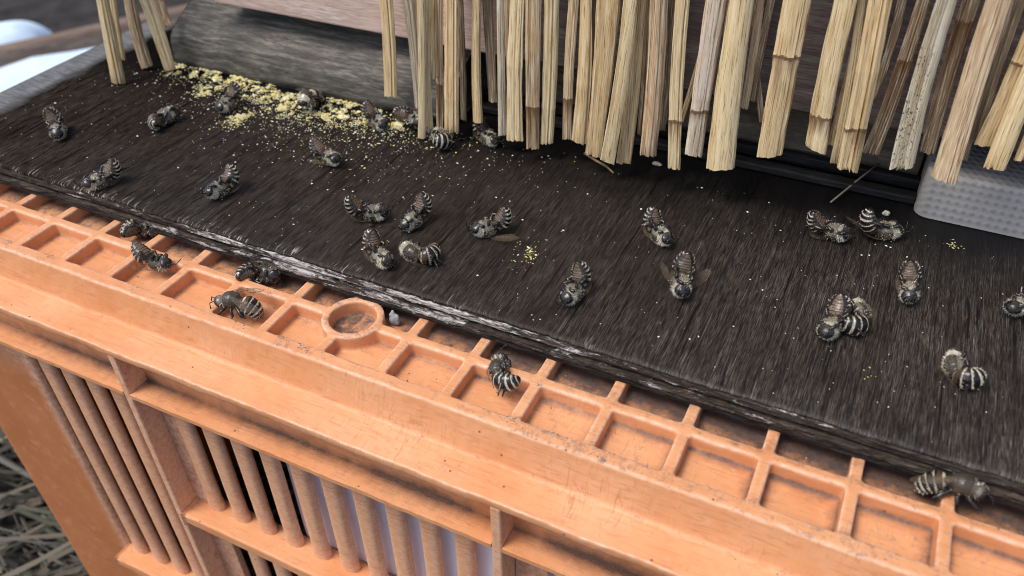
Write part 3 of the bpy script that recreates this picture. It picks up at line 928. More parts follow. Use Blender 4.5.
fn = np.empty(nf * 3); fused.polygons.foreach_get('normal', fn); fn = fn.reshape(-1, 3)
cx, cy, cz = cen.T
ck = (cx - XK0) / PT
rk = np.round(ck).astype(int); cellk = np.floor(ck).astype(int)
key = np.empty(nf, dtype=object)
inring = np.hypot(cx - RING[0], cy - RING[1]) < RING[2] + .04
for i in range(nf):
    x, y, z = cen[i]
    if inring[i] and z > ZF - .03 or (inring[i] and np.hypot(x - RING[0], y - RING[1]) < RING[3] + .05):
        kk = ('boss_ring', 0)
    elif y < -3.02 and z < -1.99 or y < -3.2:
        kk = ('upper_ledge', 0)
    elif y < YI - .02:
        kk = ('front_rim', 0)
    elif z > ZF + .05:
        if abs(y - YM) < .21: kk = ('middle_rail', 0)
        elif y > .4: kk = ('rear_rail', 0)
        else: kk = ('cross_rib' , (int(rk[i]), y > YM))
    elif z > ZF - .2:
        kk = ('cell_floor', (int(cellk[i]), y > YM))
    else:
        kk = ('under_floor', 0)
    key[i] = kk
groups = {}
for i, kk in enumerate(key):
    groups.setdefault(kk, []).append(i)
for kk in sorted(groups, key=str):
    idx = groups[kk]
    if len(idx) < 12:
        continue
    used = np.unique(np.concatenate([quads[i] for i in idx]))
    remap = -np.ones(nv, dtype=np.int64); remap[used] = np.arange(len(used))
    name = kk[0] if kk[0] != 'under_floor' else 'floor_underside'
    me = bpy.data.meshes.new(name)
    me.from_pydata((co[used] * U).tolist(), [], [remap[quads[i]].tolist() for i in idx])
    me.materials.append(M_PLAST)
    me.polygons.foreach_set('use_smooth', [True] * len(me.polygons))
    for an, av in attrs.items():
        attr(me, an, av[used])
    me.update()
    me.normals_split_custom_set_from_vertices(nrm[used].tolist())
    cpart(name, me)
bpy.data.meshes.remove(fused)

# side of the crate below the rim
YW = -3.36
def ledge(name, y0, y1, z0, z1, x0, x1, bev=.06, grime_shade=None):
    b = MB()
    n = max(8, int((x1 - x0) / .4))
    prof = [(y0, z0), (y0, z1), (y1, z1), (y1, z0)][::-1]
    if grime_shade:
        n *= 3
        prof = [(y1, z0), (y1, z1)] + ([(y1 + (y0 - y1) * q, z1) for q in (.12, .25, .4, .6)] if grime_shade == 'top' else []) + [(y0, z1)] + ([(y0, z1 + (z0 - z1) * q) for q in (.4, .7, .85)] if grime_shade == 'face' else []) + [(y0, z0)]
    K = len(prof)
    vs, fs = [], []
    for i in range(n + 1):
        x = x0 + (x1 - x0) * i / n
        wv = .02 * nz(x * .7, y0, z0) + .012 * nz(x * 3, y0 * 2, z0)
        vs += [(x, y + (wv if y < -3.6 else 0), z + wv * .5) for y, z in prof]
    for i in range(n):
        for j in range(K):
            fs.append((i * K + j, (i + 1) * K + j, (i + 1) * K + (j + 1) % K, i * K + (j + 1) % K))
    fs += [tuple(reversed(range(K))), tuple(n * K + j for j in range(K))]
    me = mesh(name, vs, fs, M_PLAST, False)
    if grime_shade:
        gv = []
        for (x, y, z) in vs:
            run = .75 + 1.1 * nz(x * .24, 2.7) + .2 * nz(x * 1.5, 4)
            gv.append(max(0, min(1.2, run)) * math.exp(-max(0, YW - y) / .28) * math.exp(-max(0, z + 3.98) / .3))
        attr(me, 'grime_shade', gv)
    o = cpart(name, me, bev=None if grime_shade else bev)
    return o
ledge('recess_wall', YW, YW + .3, -4.1, -2.34, CX0, CX1, .03, 'face')
XR1, XR0 = 3.46, 16.45
XE = -2.55
for (x0, x1) in ((CX0, XR1 - .16), (XR1 + .16, XR0 - .16), (XR0 + .16, CX1)):
    ledge('lower_ledge', -4.1, YW + .05, -4.16, -4.0, x0, x1, .05, 'top')
for x in (XR1, XR0, 29.4):
    b = MB(); b.box(x - .15, x + .15, -4.09, -2.9, -29.5, -2.38)
    cpart('upright_rib', b, bev=.06)
    b = MB(); b.box(x - 1.0 if x == XR1 else x + .15, x - .15 if x == XR1 else x + 1.0, YW, YW + .3, -29.5, -4.17)
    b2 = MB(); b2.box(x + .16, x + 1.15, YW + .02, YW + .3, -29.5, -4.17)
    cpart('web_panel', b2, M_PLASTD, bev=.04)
# slats: rounded bars, then the rail they stand on, then the next row
def slat(x, z0, z1, w_=.31):
    vs, fs = [], []
    n = 12
    nzs = 10
    for i in range(nzs + 1):
        z = z0 + (z1 - z0) * i / nzs
        for k in range(n):
            th = 2 * pi * k / n
            cxx, cyy = cos(th), sin(th)
            fl = 1 + .12 * max(0, 1 - (z - z0) / .5)
            px = x + w_ * math.copysign(abs(cxx) ** .8, cxx) * fl + .012 * nz(z * .5, x)
            py = YW + .10 + .20 * math.copysign(abs(cyy) ** .75, cyy) * fl
            vs.append((px, py, z))
    for i in range(nzs):
        for k in range(n):
            fs.append((i * n + k, i * n + (k + 1) % n, (i + 1) * n + (k + 1) % n, (i + 1) * n + k))
    return vs, fs
def slats(xs, z0, z1):
    me0 = None
    for x in xs:
        if me0 is None:
            v_, f_ = slat(0, z0, z1)
            me0 = mesh('slat', v_, f_, M_PLAST, True)
        o = cpart('slat', me0)
        o.location = (-CL + Vector((x, 0, 0))) * U
SX = [8.02 + 1.16 * k for k in range(-3, 7)]
slats(SX, -10.2, -4.1)
slats([8.02 + 1.16 * k for k in range(-2, 7)], -17.0, -10.75)
slats([17.9 + 1.16 * k for k in range(1, 10)], -10.2, -4.1)
slats([XE + .75 + 1.16 * k for k in range(0, 5)], -17.0, -4.1)
def railpart(x0, x1, z):
    ledge('lower_rail', -4.1, YW + .45, z - .5, z, x0, x1, .08)
railpart(XR1 + .17, XR0 - .17, -10.2)
railpart(XE, XR1 - .17, -17.0)
railpart(XR0 + .17, CX1, -10.2)
for (x0, x1) in ((XR1 + .17, XR0 - .17), (XR0 + .17, CX1)):
    ledge('lower_rail', -4.1, YW + .45, -17.6, -17.0, x0, x1, .08)
b = MB(); b.box(XE, 36, YW, YW + .35, -29.9, -17.65); cpart('lower_panel', b, bev=.05)
# smooth panel at the crate's left end, curving back round the corner
vs, fs = [], []
prof2 = []
for i in range(13):
    q = i / 12
    prof2.append((XE - q * 4.8, YW - .0))
for i in range(1, 13):
    th = i / 12 * pi / 2
    prof2.append((XE - 4.8 - 1.7 * sin(th), YW + 1.7 * (1 - cos(th))))
for i in range(1, 8):
    prof2.append((XE - 6.5, YW + 1.7 + i * 4))
nzs = 14
th_ = .3
for i in range(nzs + 1):
    z = -4.0 - 26.0 * i / nzs
    for (x, y) in prof2:
        vs.append((x, y, z))
k = len(prof2)
for i in range(nzs):
    for j in range(k - 1):
        fs.append((i * k + j, i * k + j + 1, (i + 1) * k + j + 1, (i + 1) * k + j))
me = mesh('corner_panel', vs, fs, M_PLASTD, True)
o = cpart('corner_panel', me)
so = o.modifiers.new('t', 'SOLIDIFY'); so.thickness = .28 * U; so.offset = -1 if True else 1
b = MB(); b.tube([(XE - 6.5, YW + 1.5, -29.8), (XE - 6.5, YW + 1.5, -4.0)], [.16, .16], 10)
cpart('corner_bead', b, smooth=True)
# rounded flange standing out at the corner, low down
vs, fs = [], []
nn = 24
for s_ in (0, 1):
    vs += [(XE - 5.7 - 1.0 * sin(pi * i / nn), YW + .75 + .3 * s_, -19.9 + 2.7 * cos(pi * i / nn)) for i in range(nn + 1)]
k = nn + 1
fs = [tuple(range(k)), tuple(reversed(range(k, 2 * k)))] + [(i, k + i, k + (i + 1) % k, (i + 1) % k) for i in range(k)]
cpart('corner_flange', mesh('corner_flange', vs, fs, M_PLAST), bev=.08)
b = MB(); b.box(XE - 5.7, 36, 30, 30.4, -29.9, -1); cpart('rear_wall', b, bev=.05)
b = MB(); b.box(35.6, 36, YW + .4, 30, -29.9, -2.5); cpart('end_wall', b, bev=.05)

# pale sheet standing inside the crate, seen between the slats
vs, fs = [], []
nn = 40
for s_ in (0, 1):
    for i in range(nn + 1):
        for j in range(13):
            x = 8.2 + 26.8 * i / nn
            z = -29.6 + 24.4 * j / 12
            vs.append((x, -2.86 + .10 * nz(x * .35, z * .3) + .25 * s_, z))
q = (nn + 1) * 13
for s_ in (0, 1):
    for i in range(nn):
        for j in range(12):
            a = s_ * q + i * 13 + j
            f = (a, a + 13, a + 14, a + 1)
            fs.append(f if s_ == 0 else f[::-1])
me = mesh('pale_sheet', vs, fs, M_PANEL, True)
tag(link('pale_sheet', me), 'pale lavender sheet standing inside the crate behind its slats', 'sheet')

# ---------------------------------------------------------------- reed curtain
curtain = empty('reed_curtain', (8, 8.5, 13))
tag(curtain, 'curtain of dry split reeds hanging before the hive front', 'reed curtain')
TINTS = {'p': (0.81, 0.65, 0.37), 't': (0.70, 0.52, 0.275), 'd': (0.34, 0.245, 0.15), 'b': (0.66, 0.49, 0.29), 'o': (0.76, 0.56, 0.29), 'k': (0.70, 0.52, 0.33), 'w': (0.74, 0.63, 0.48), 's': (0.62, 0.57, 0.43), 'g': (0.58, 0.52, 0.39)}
def reed(tip, top, r0, r1, nt, kind, seed):
    r = random.Random(seed)
    A, B = Vector(tip), Vector(top)
    d = (B - A)
    L0 = d.length
    d.normalize()
    L = max(L0 * 1.15, (13.2 - A.z) / max(.3, d.z))
    n = 32
    # creased outline: a leafy sheath folded lengthwise
    flat = r.uniform(.34, .6)
    sheath = r.uniform(.25, .75) if r.random() < .35 else -1
    prof = []
    groove = {r.randrange(n): r.uniform(.18, .5) for _ in range(r.randint(5, 10))}
    for k in range(n):
        th = 2 * pi * k / n
        e = 1 + .06 * sin(th * 3 + seed) + r.uniform(-.035, .035) - groove.get(k, 0)
        prof.append((cos(th) * e, sin(th) * flat * e))
    rings = 26
    ts = sorted(set([0, .03, .08] + [i / rings for i in range(1, rings)] + [1.0, 1.3] + ([nt / L0 + o_ for o_ in (-.2, -.12, -.08, -.05, -.03, -.02, -.012, -.006, 0, .006, .012, .02, .03, .06)] if nt > 0 else []) + ([sheath - .012, sheath + .012] if sheath > 0 else [])))
    ts = [t_ for t_ in ts if 0 <= t_] + [L / L0]
    ts = sorted(set(ts))
    tipstain = r.uniform(.3, .7) if (nt < 0 and r.random() < .45) else 0
    tw = r.uniform(-.25, .25)
    bendx, bendy = r.uniform(-.08, .08), r.uniform(-.05, .05)
    sl = r.uniform(-.22, .22)
    jag = [sl * cos(2 * pi * k / n) * r0 * 1.5 + (r.uniform(0, .16) if k in groove else r.uniform(-.025, .025)) for k in range(n)]
    vs, fs, st, tn, sk = [], [], [], [], []
    base = TINTS[kind]
    vv = r.uniform(.88, 1.12)
    for i, t_ in enumerate(ts):
        tt = min(t_, 1.2)
        rad = r0 + (r1 - r0) * min(tt, 1)
        rad *= 1 + .035 * nz(t_ * 7, seed * .37)
        if nt > 0:
            dn = t_ - nt / L0
            rad *= 1 + .04 * math.exp(-(dn / .02) ** 2) + 0
        if sheath > 0 and t_ > sheath: rad *= 1.035
        ox, oy = bendx * sin(t_ * 3.0), bendy * sin(t_ * 2.5)
        for k, (px, py) in enumerate(prof):
            a = tw * t_
            f = 1 + .05 * nz(k * 1.7, t_ * 5, seed)
            X_, Y_ = (px * cos(a) - py * sin(a)) * rad * f, (px * sin(a) + py * cos(a)) * rad * f
            z = t_ * L0 + (jag[k] if i == 0 else 0)
            vs.append((X_ + ox, Y_ + oy, z))
            s_ = 0.0
            if nt > 0:
                dn = t_ - nt / L0
                dn += .012 * nz(k * .45, seed * 1.7) + .006 * nz(k * 2.1, seed)
                if abs(dn) < .011: s_ = .95 + .4 * nz(k * .9, seed)
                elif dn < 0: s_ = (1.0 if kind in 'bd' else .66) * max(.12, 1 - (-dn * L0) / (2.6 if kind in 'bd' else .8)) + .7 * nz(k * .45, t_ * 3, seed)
                else: s_ = max(0, .12 - dn * 2)
            elif kind in 'kd':
                s_ = .25 * max(0, nz(t_ * 3, seed))
            if tipstain: s_ += tipstain * math.exp(-t_ * L0 / .7) + .15 * nz(k * .4, t_ * 4, seed)
            st.append(s_)
            sk.append(1.0 if kind == 's' and t_ < .75 and px < .35 else 0.0)
            g = vv * (1 - .0 * t_)
            pale = kind == 'w' and nt > 0 and t_ > nt / L0
            c = (.74, .62, .49) if pale else base
            if sheath > 0 and t_ > sheath: c = (c[0] * 1.12, c[1] * 1.13, c[2] * 1.15)
            tn.append((c[0] * g, c[1] * g, c[2] * g, 1))
    m_ = len(ts)
    for i in range(m_ - 1):
        for k in range(n):
            fs.append((i * n + k, i * n + (k + 1) % n, (i + 1) * n + (k + 1) % n, (i + 1) * n + k))
    # cut end: a shallow hollow
    b0 = len(vs)
    for k, (px, py) in enumerate(prof):
        vs.append((px * r0 * .7, py * r0 * .7, .02)); st.append(.4); tn.append(tn[0]); sk.append(0)
    for k, (px, py) in enumerate(prof):
        vs.append((px * r0 * .6, py * r0 * .6, .35)); st.append(.8); tn.append(tn[0]); sk.append(0)
    for k in range(n):
        k2 = (k + 1) % n
        fs.append((k2, k, b0 + k, b0 + k2))
        fs.append((b0 + k2, b0 + k, b0 + n + k, b0 + n + k2))
    fs.append(tuple(b0 + n + k for k in reversed(range(n))))
    fs.append(tuple((m_ - 1) * n + k for k in range(n)))
    me = mesh('reed', vs, fs, M_STRAW, True)
    me.set_sharp_from_angle(angle=radians(32))
    attr(me, 'stain', st); attr(me, 'speck', sk); attr(me, 'tint', tn, 'FLOAT_COLOR')
    o = link('reed', me, curtain)
    wrap = r.gauss(.12, .28) + (.55 if A.x < 0 else 0)        # the curtain turns round the hive's corner on the left
    xa = Vector((cos(wrap), sin(wrap), 0))
    xa = (xa - d * xa.dot(d)).normalized()
    ya = d.cross(xa)
    q = Matrix((xa, ya, d)).transposed().to_quaternion()
    o.rotation_mode = 'QUATERNION'
    o.rotation_quaternion = q
    o.location = (A - Vector((8, 8.5, 13))) * U
    return o
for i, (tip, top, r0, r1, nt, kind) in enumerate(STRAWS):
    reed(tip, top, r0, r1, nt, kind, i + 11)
b = MB(); b.tube([(x, 8.25 + .08 * sin(x), 12.3 + .06 * sin(x * 2)) for x in np.linspace(-9, 36, 90)], [.16] * 90, 7)
o = b.build('binding_cord', M_CORD, curtain, True); o.location = -Vector((8, 8.5, 13)) * U

# ---------------------------------------------------------------- bees
def bee_profile(s):
    """half-width, half-height of the body at arc position s (head at +, abdomen at -)"""
    def lerp(tab):
        for (a, ra), (b_, rb) in zip(tab, tab[1:]):
            if a <= s <= b_:
                q = (s - a) / (b_ - a)
                q = q * q * (3 - 2 * q) * .4 + q * .6
                return ra + (rb - ra) * q
        return tab[-1][1]
    W_ = [(-.90, .008), (-.87, .07), (-.80, .135), (-.70, .19), (-.56, .232), (-.42, .245), (-.32, .215), (-.265, .14), (-.235, .10), (-.20, .12), (-.13, .19), (0, .225), (.12, .205), (.19, .165), (.225, .14), (.25, .15), (.29, .165), (.34, .168), (.38, .145), (.425, .08), (.44, .01)]
    H_ = [(-.90, .008), (-.87, .06), (-.80, .11), (-.70, .155), (-.56, .195), (-.42, .205), (-.32, .18), (-.265, .12), (-.235, .09), (-.20, .11), (-.13, .18), (0, .215), (.12, .195), (.19, .15), (.225, .125), (.25, .13), (.29, .145), (.34, .15), (.38, .13), (.425, .07), (.44, .01)]
    return lerp(W_), lerp(H_)
TERG = [-.265, -.40, -.515, -.625, -.725, -.81, -.90]
def terg_pos(s):
    for a, b_ in zip(TERG, TERG[1:]):
        if b_ <= s <= a:
            return (a - s) / (a - b_)
    return None

def make_bee(spec, label, seed):
    x, y, zs, head, pose, curl, ln = spec
    r = random.Random(seed)
    # spine
    ss = np.concatenate([np.linspace(-.90, -.24, 40), np.linspace(-.22, .20, 20), np.linspace(.215, .44, 20)])
    def spine(s):
        # integrate the bend: abdomen curls ventrally, head nods ventrally
        if s >= 0:
            n_, p, th = 14, Vector((0, 0, 0)), 0.0
            for i in range(n_):
                q = s * (i + .5) / n_
                th = -(.25 * q / .2 if q < .2 else .25 + (q - .2) * 2.6 * HN)
                p += Vector((cos(th), 0, sin(th))) * (s / n_)
            return p, th
        n_, p, th = 26, Vector((0, 0, 0)), 0.0
        for i in range(n_):
            q = -s * (i + .5) / n_
            th = .25 * q / .2 if q < .2 else .25 + curl * 1.2 * min(1, (q - .2) / .62)
            p += Vector((-cos(th), 0, -sin(th))) * (-s / n_)
        return p, th
    HN = r.uniform(.7, 1.3)
    slick = .3 if seed >= 126 else 1.0          # the bees on the crate have lost most of their hair
    n = 26
    vs, fs, cs = [], [], []
    br = r.uniform(.85, 1.15)
    for i, s in enumerate(ss):
        p, th = spine(s)
        wd, ht = bee_profile(s)
        tp = terg_pos(s)
        if tp is not None and s < -.30:
            st = 1 + .06 * tp - .03          # each plate flares over the next
            wd, ht = wd * st, ht * st
        up = Vector((-sin(th), 0, cos(th)))
        for k in range(n):
            a = 2 * pi * k / n
            px, pz = sin(a) * wd, cos(a) * ht
            if s > .23:                                  # head: big eyes bulge at the sides
                px *= 1 + .12 * max(0, abs(sin(a)) - .5)
                pz *= 1 + (.10 if cos(a) < -.6 else 0)
            v = p + Vector((0, px, 0)) + up * pz
            vs.append(v)
            dors = cos(a)
            if s < -.24:
                if dors > -.12:
                    band = tp is not None and tp < (.22 if dors > .2 else .27) and s > -.84
                    c = (.55, .50, .385) if band else (.010, .008, .008)
                    if s > -.37 and dors > .1: c = (.075, .042, .02) if not band else c
                else:
                    c = ((.15, .10, .062) if abs(sin(a)) < .62 else (.03, .02, .013)) if (tp or 0) < .72 else (.02, .014, .010)
                    if dors > -.34: c = (.26, .22, .15) if (tp or 0) < .4 else (.012, .010, .009)
            elif s < .15:
                c = (.05, .041, .03) if dors > -.2 or slick < 1 else (.17, .155, .12)
            elif s < .30:
                c = (.52, .48, .38) if slick == 1 else (.12, .10, .075)
            else:
                c = (.010, .009, .009) if abs(sin(a)) > .72 else (.03, .027, .023)
            cs.append(tuple(v_ * br for v_ in c))
    m_ = len(ss)
    for i in range(m_ - 1):
        for k in range(n):
            fs.append((i * n + k, i * n + (k + 1) % n, (i + 1) * n + (k + 1) % n, (i + 1) * n + k))
    fs.append(tuple(reversed(range(n)))); fs.append(tuple((m_ - 1) * n + k for k in range(n)))
    body = MB(); body.add(vs, fs)
    bcol = list(cs)
    # legs, part of the same body
    for side in (-1, 1):
        for li, (lx, sweep, L) in enumerate(((.12, .5, .85), (.0, -.05, .95), (-.12, -.55, 1.25))):
            j = lambda a: r.uniform(-a, a)
            base_p = Vector((lx, side * .10, -.13))
            if pose == 'belly':
                k1 = base_p + Vector((sweep * .18 + j(.04), side * (.14 + j(.04)), -.02 + j(.03)))
                k2 = k1 + Vector((sweep * .2 + j(.05), side * (.06 + j(.04)), -.09))
                k3 = k2 + Vector((sweep * .18 + j(.05), side * (.03 + j(.04)), -.03))
            else:
                k1 = base_p + Vector((sweep * .17 + j(.05), side * (.09 + j(.04)), -.095 + j(.03))) * L
                k2 = k1 + Vector((sweep * .26 - .08 + j(.08), -side * (.10 + j(.06)), .0 + j(.03))) * L
                k3 = k2 + Vector((-.12 + sweep * .1 + j(.1), -side * (.03 + j(.07)), .05 + j(.06))) * L
            w_ = 1.35 if li == 2 else 1.0
            pts = [base_p, (base_p + k1) / 2, k1, (k1 + k2) / 2, k2, (k2 + k3) / 2, k3]
            rr = [.055, .05, .04, .042 * w_, .038 * w_, .024, .018]
            b0 = len(body.v)
            body.tube(pts, rr, 8)
            bcol += [(.016, .012, .010)] * (len(body.v) - b0)
    me = body.mesh('bee', None)
    tmp = link('t', me)
    rm = tmp.modifiers.new('r', 'REMESH'); rm.mode = 'VOXEL'; rm.voxel_size = .0165 * U
    sm = tmp.modifiers.new('s', 'SMOOTH'); sm.factor = .4; sm.iterations = 1
    dg = bpy.context.evaluated_depsgraph_get()
    me2 = bpy.data.meshes.new_from_object(tmp.evaluated_get(dg))
    bpy.data.objects.remove(tmp)
    bpy.data.meshes.remove(me)
    me2.name = 'bee'
    kd = KDTree(len(body.v))
    for i, v in enumerate(body.v): kd.insert(v, i)
    kd.balance()
    nv2 = len(me2.vertices)
    c2 = np.empty(nv2 * 3); me2.vertices.foreach_get('co', c2); c2 = c2.reshape(-1, 3) / U
    tint = np.ones((nv2, 4), dtype=np.float32)
    for i in range(nv2):
        tint[i, :3] = bcol[kd.find(Vector(c2[i]))[1]]
    attr(me2, 'tint', tint, 'FLOAT_COLOR')
    me2.materials.clear(); me2.materials.append(M_BEE)
    me2.polygons.foreach_set('use_smooth', [True] * len(me2.polygons))
    # pose
    roll = {'back': pi + r.uniform(-.35, .35), 'side': (pi / 2 + r.uniform(-.15, .45)) * r.choice((-1, 1)), 'belly': r.uniform(-.15, .15)}[pose]
    if seed in ROLL: roll = ROLL[seed]
    pit = r.uniform(-.1, .1)
    Rm = Matrix.Rotation(head, 3, 'Z') @ Matrix.Rotation(pit, 3, 'Y') @ Matrix.Rotation(roll, 3, 'X')
    sc = SIZE * r.uniform(.96, 1.04)
    Rn = np.array(Rm)
    wc = (c2 * sc) @ Rn.T
    mid = (wc.max(axis=0) + wc.min(axis=0)) / 2
    locv = Vector((x - mid[0], y - mid[1], zs - wc[:, 2].min() - .012))
    o = link('bee', me2)
    o.rotation_euler = Rm.to_euler()
    o.scale = (sc, sc, sc)
    o.location = locv * U
    tag(o, label, 'bee', 'dead honey bees on the board and crate')
    Ri = Rm.inverted()
    # wings: two pairs hinged on the back of the thorax, folded along the abdomen; they never dip below what the bee lies on
    for side in (-1, 1):
        for (WL, WW, hx, ang0) in ((.92, .15, .02, .30), (.64, .11, -.08, .18)):
            ang = (ang0 + r.uniform(-.1, .5)) if (pose == 'belly' or r.random() < .14) else r.uniform(-.12, .12) + ang0 * .3
            hinge = Vector((hx, side * .12, .18))
            if pose != 'belly' and ang < .2: WL, WW = WL * .62, WW * .8
            vs, fs = [], []
            nl = 12
            for i in range(nl + 1):
                q = i / nl
                wl = WW * (sin(pi * min(1, q * .92 + .06)) ** .6) * (.45 + .75 * q) if q < 1 else .01
                dxv = Vector((-cos(ang), side * sin(ang), -.10 - .25 * q * curl * .5))
                lat = Vector((sin(ang), side * cos(ang), .05))
                c0 = hinge + dxv * (WL * q)
                for e in (-1, 0, 1):
                    v = c0 + lat * (wl * e) + Vector((0, 0, .012 * (1 - abs(e))))
                    wv = Rm @ (v * sc) + locv
                    if wv.z < zs + .012: wv.z = zs + .012 + .004 * r.random()
                    vs.append(tuple((Ri @ (wv - locv)) / sc))
            for i in range(nl):
                for e in range(2):
                    fs.append((i * 3 + e, i * 3 + e + 1, i * 3 + e + 4, i * 3 + e + 3))
            link('wing', mesh('wing', vs, fs, M_WING, True), o)
    for side in (-1, 1):
        p0, th = spine(.375)
        fwd = Vector((cos(th), 0, sin(th))); upv = Vector((-sin(th), 0, cos(th)))
        a0 = p0 + Vector((0, side * .05, 0)) + upv * .09 + fwd * .02
        a1 = a0 + fwd * .10 + upv * (.06 + r.uniform(-.03, .03)) + Vector((0, side * .05, 0))
        a2 = a1 + fwd * .14 - upv * (.12 + r.uniform(-.06, .06)) + Vector((0, side * r.uniform(0, .12), 0))
        b = MB(); b.tube([a0, a1, (a1 + a2) / 2 + fwd * .01, a2], [.013, .012, .015, .011], 6)
        for i, v in enumerate(b.v):
            wv = Rm @ (Vector(v) * sc) + locv
            if wv.z < zs + .01:
                wv.z = zs + .01; b.v[i] = tuple((Ri @ (wv - locv)) / sc)
        link('antenna', b.mesh('antenna', M_ANT, True), o)
    # hair: pile on the thorax, a pale ruff behind the head, fringes along the abdomen's plates
    vs, fs, cs = [], [], []
    def hair(s, a, ln_, col, lean):
        p, th = spine(s)
        wd, ht = bee_profile(s)
        up = Vector((-sin(th), 0, cos(th))); fw = Vector((cos(th), 0, sin(th)))
        nrm_ = (Vector((0, sin(a) / max(wd, .02), 0)) + up * (cos(a) / max(ht, .02))).normalized()
        b0 = p + Vector((0, sin(a) * wd, 0)) + up * (cos(a) * ht)
        d_ = (nrm_ + fw * lean + Vector((r.gauss(0, .3), r.gauss(0, .3), r.gauss(0, .3)))).normalized()
        sd_ = d_.cross(Vector((r.random(), r.random(), r.random()))).normalized() * (.0055 if pose == 'belly' else .0068)
        k = len(vs)
        vs.extend([tuple(b0 - sd_ - nrm_ * .01), tuple(b0 + sd_ - nrm_ * .01), tuple(b0 + d_ * ln_)])
        fs.append((k, k + 1, k + 2))
        cs.extend([tuple(c_ * br for c_ in col) + (1,)] * 3)
    for i in range(int((220 if pose == 'belly' else 520) * slick)):
        hair(r.uniform(-.2, .2), r.uniform(0, 2 * pi), r.uniform(.03, .06), r.choice([(.46, .41, .29), (.66, .60, .46), (.30, .25, .17)]), -.3)
    for i in range(int((520 if pose == 'back' else 320 if pose == 'side' else 180) * slick)):
        hair(r.uniform(.15, .28), r.uniform(0, 2 * pi), r.uniform(.06, .105), r.choice([(.78, .73, .60), (.66, .61, .48), (.86, .82, .71)]), .35)
    for i in range(90):
        hair(r.uniform(.3, .42), r.uniform(0, 2 * pi), r.uniform(.02, .035), (.34, .30, .22), .3)
    for t0, t1 in zip(TERG[:5], TERG[1:6]):
        for i in range(60):
            a = r.uniform(-2.2, 2.2)
            hair(t0 + (t1 - t0) * r.uniform(.02, .26), a, r.uniform(.025, .045), r.choice([(.78, .73, .60), (.68, .62, .49), (.58, .53, .41)]), -1.6)
    for i in range(len(vs)):
        wv = Rm @ (Vector(vs[i]) * sc) + locv
        if wv.z < zs + .004:
            wv.z = zs + .004; vs[i] = tuple((Ri @ (wv - locv)) / sc)
    me = mesh('hair', vs, fs, M_HAIR)
    attr(me, 'tint', cs, 'FLOAT_COLOR')
    link('hair', me, o)
    return o
for i, (spec, lab) in enumerate(zip(BEES, BEE_LABELS)):
    make_bee(spec, lab, 100 + i)

# ---------------------------------------------------------------- crumbs and small litter
def grain(vs, fs, cs, p, rad, col, r, flat=.7):
    # irregular six-cornered grain
    b0 = len(vs)
    a = r.uniform(0, 6.28)
    for k in range(4):
        q = a + k * pi / 2 + r.uniform(-.4, .4)
        rr = rad * r.uniform(.6, 1.15)
        vs.append((p[0] + cos(q) * rr, p[1] + sin(q) * rr, p[2] + rad * flat * r.uniform(.2, .6)))
    vs.append((p[0], p[1], p[2] + rad * flat * r.uniform(.9, 1.4)))
    vs.append((p[0], p[1], p[2] - rad * .1))
    for k in range(4):
        fs.append((b0 + k, b0 + (k + 1) % 4, b0 + 4))
        fs.append((b0 + (k + 1) % 4, b0 + k, b0 + 5))
    cs.extend([col + (1,)] * 6)
YEL = [(.80, .66, .18), (.78, .68, .28), (.82, .74, .38), (.74, .58, .15), (.80, .76, .46), (.70, .66, .36), (.84, .68, .20)]
PALE = [(.76, .76, .66), (.70, .70, .58), (.80, .78, .58), (.60, .62, .58), (.76, .66, .36)]
r = random.Random(5)
vs, fs, cs = [], [], []
for (cx_, cy_, ra, rb) in CLUMPS:
    for i in range(int(800 + 1900 * ra * rb)):
        th, q = r.uniform(0, 2 * pi), abs(r.gauss(0, .68))
        x_, y_ = cx_ + cos(th) * q * ra, min(8.96, cy_ + sin(th) * q * rb * 1.9 - .12)
        if nz(x_ * 2.3, y_ * 2.3, 4) + .6 * nz(x_ * 6, y_ * 6, 8) < -.06 + .1 * r.random(): continue
        big = r.random()
        rad = r.uniform(.014, .036) if big < .965 or y_ < 7.7 else r.uniform(.06, .11)
        hgt = max(0, .08 * (1 - q)) * r.random()
        grain(vs, fs, cs, (x_, y_, hgt), rad, r.choice(YEL if r.random() < .72 else PALE), r)
me = mesh('pollen_crumbs', vs, fs, M_CRUMB)
attr(me, 'tint', cs, 'FLOAT_COLOR')
tag(link('pollen_crumbs', me), 'yellow pollen and wax crumbs heaped in front of the grey beam', 'crumbs', kind='stuff')
vs, fs, cs = [], [], []
for i in range(2900):
    u = r.random()
    if u < .80:
        x_, y_ = r.gauss(3.0, 3.6), 8.6 - abs(r.gauss(0, 1.7))
    elif u < .96:
        x_, y_ = r.uniform(-8, 27), r.uniform(.1, 9.3)
    else:
        x_, y_ = r.gauss(14.1, .35), r.gauss(2.9, .4)
        if r.random() < .6: continue
    if not (-9.5 < x_ < 30 and .1 < y_ < 8.9): continue
    rad = r.uniform(.010, .026) if r.random() < .84 else r.uniform(.03, .052)
    grain(vs, fs, cs, (x_, y_, -.005), rad, r.choice(PALE if r.random() < .7 or u > .8 else YEL), r)
# yellow smear spots
for (px, py, n_) in ((14.1, 3.05, 22), (14.25, 2.7, 16), (13.9, 2.2, 8), (25.45, 8.6, 26), (23.9, 1.9, 6)):
    for i in range(n_):
        grain(vs, fs, cs, (px + r.gauss(0, .12), py + r.gauss(0, .12), 0), r.uniform(.015, .04), r.choice([(.60, .55, .16), (.66, .60, .30)]), r, .4)
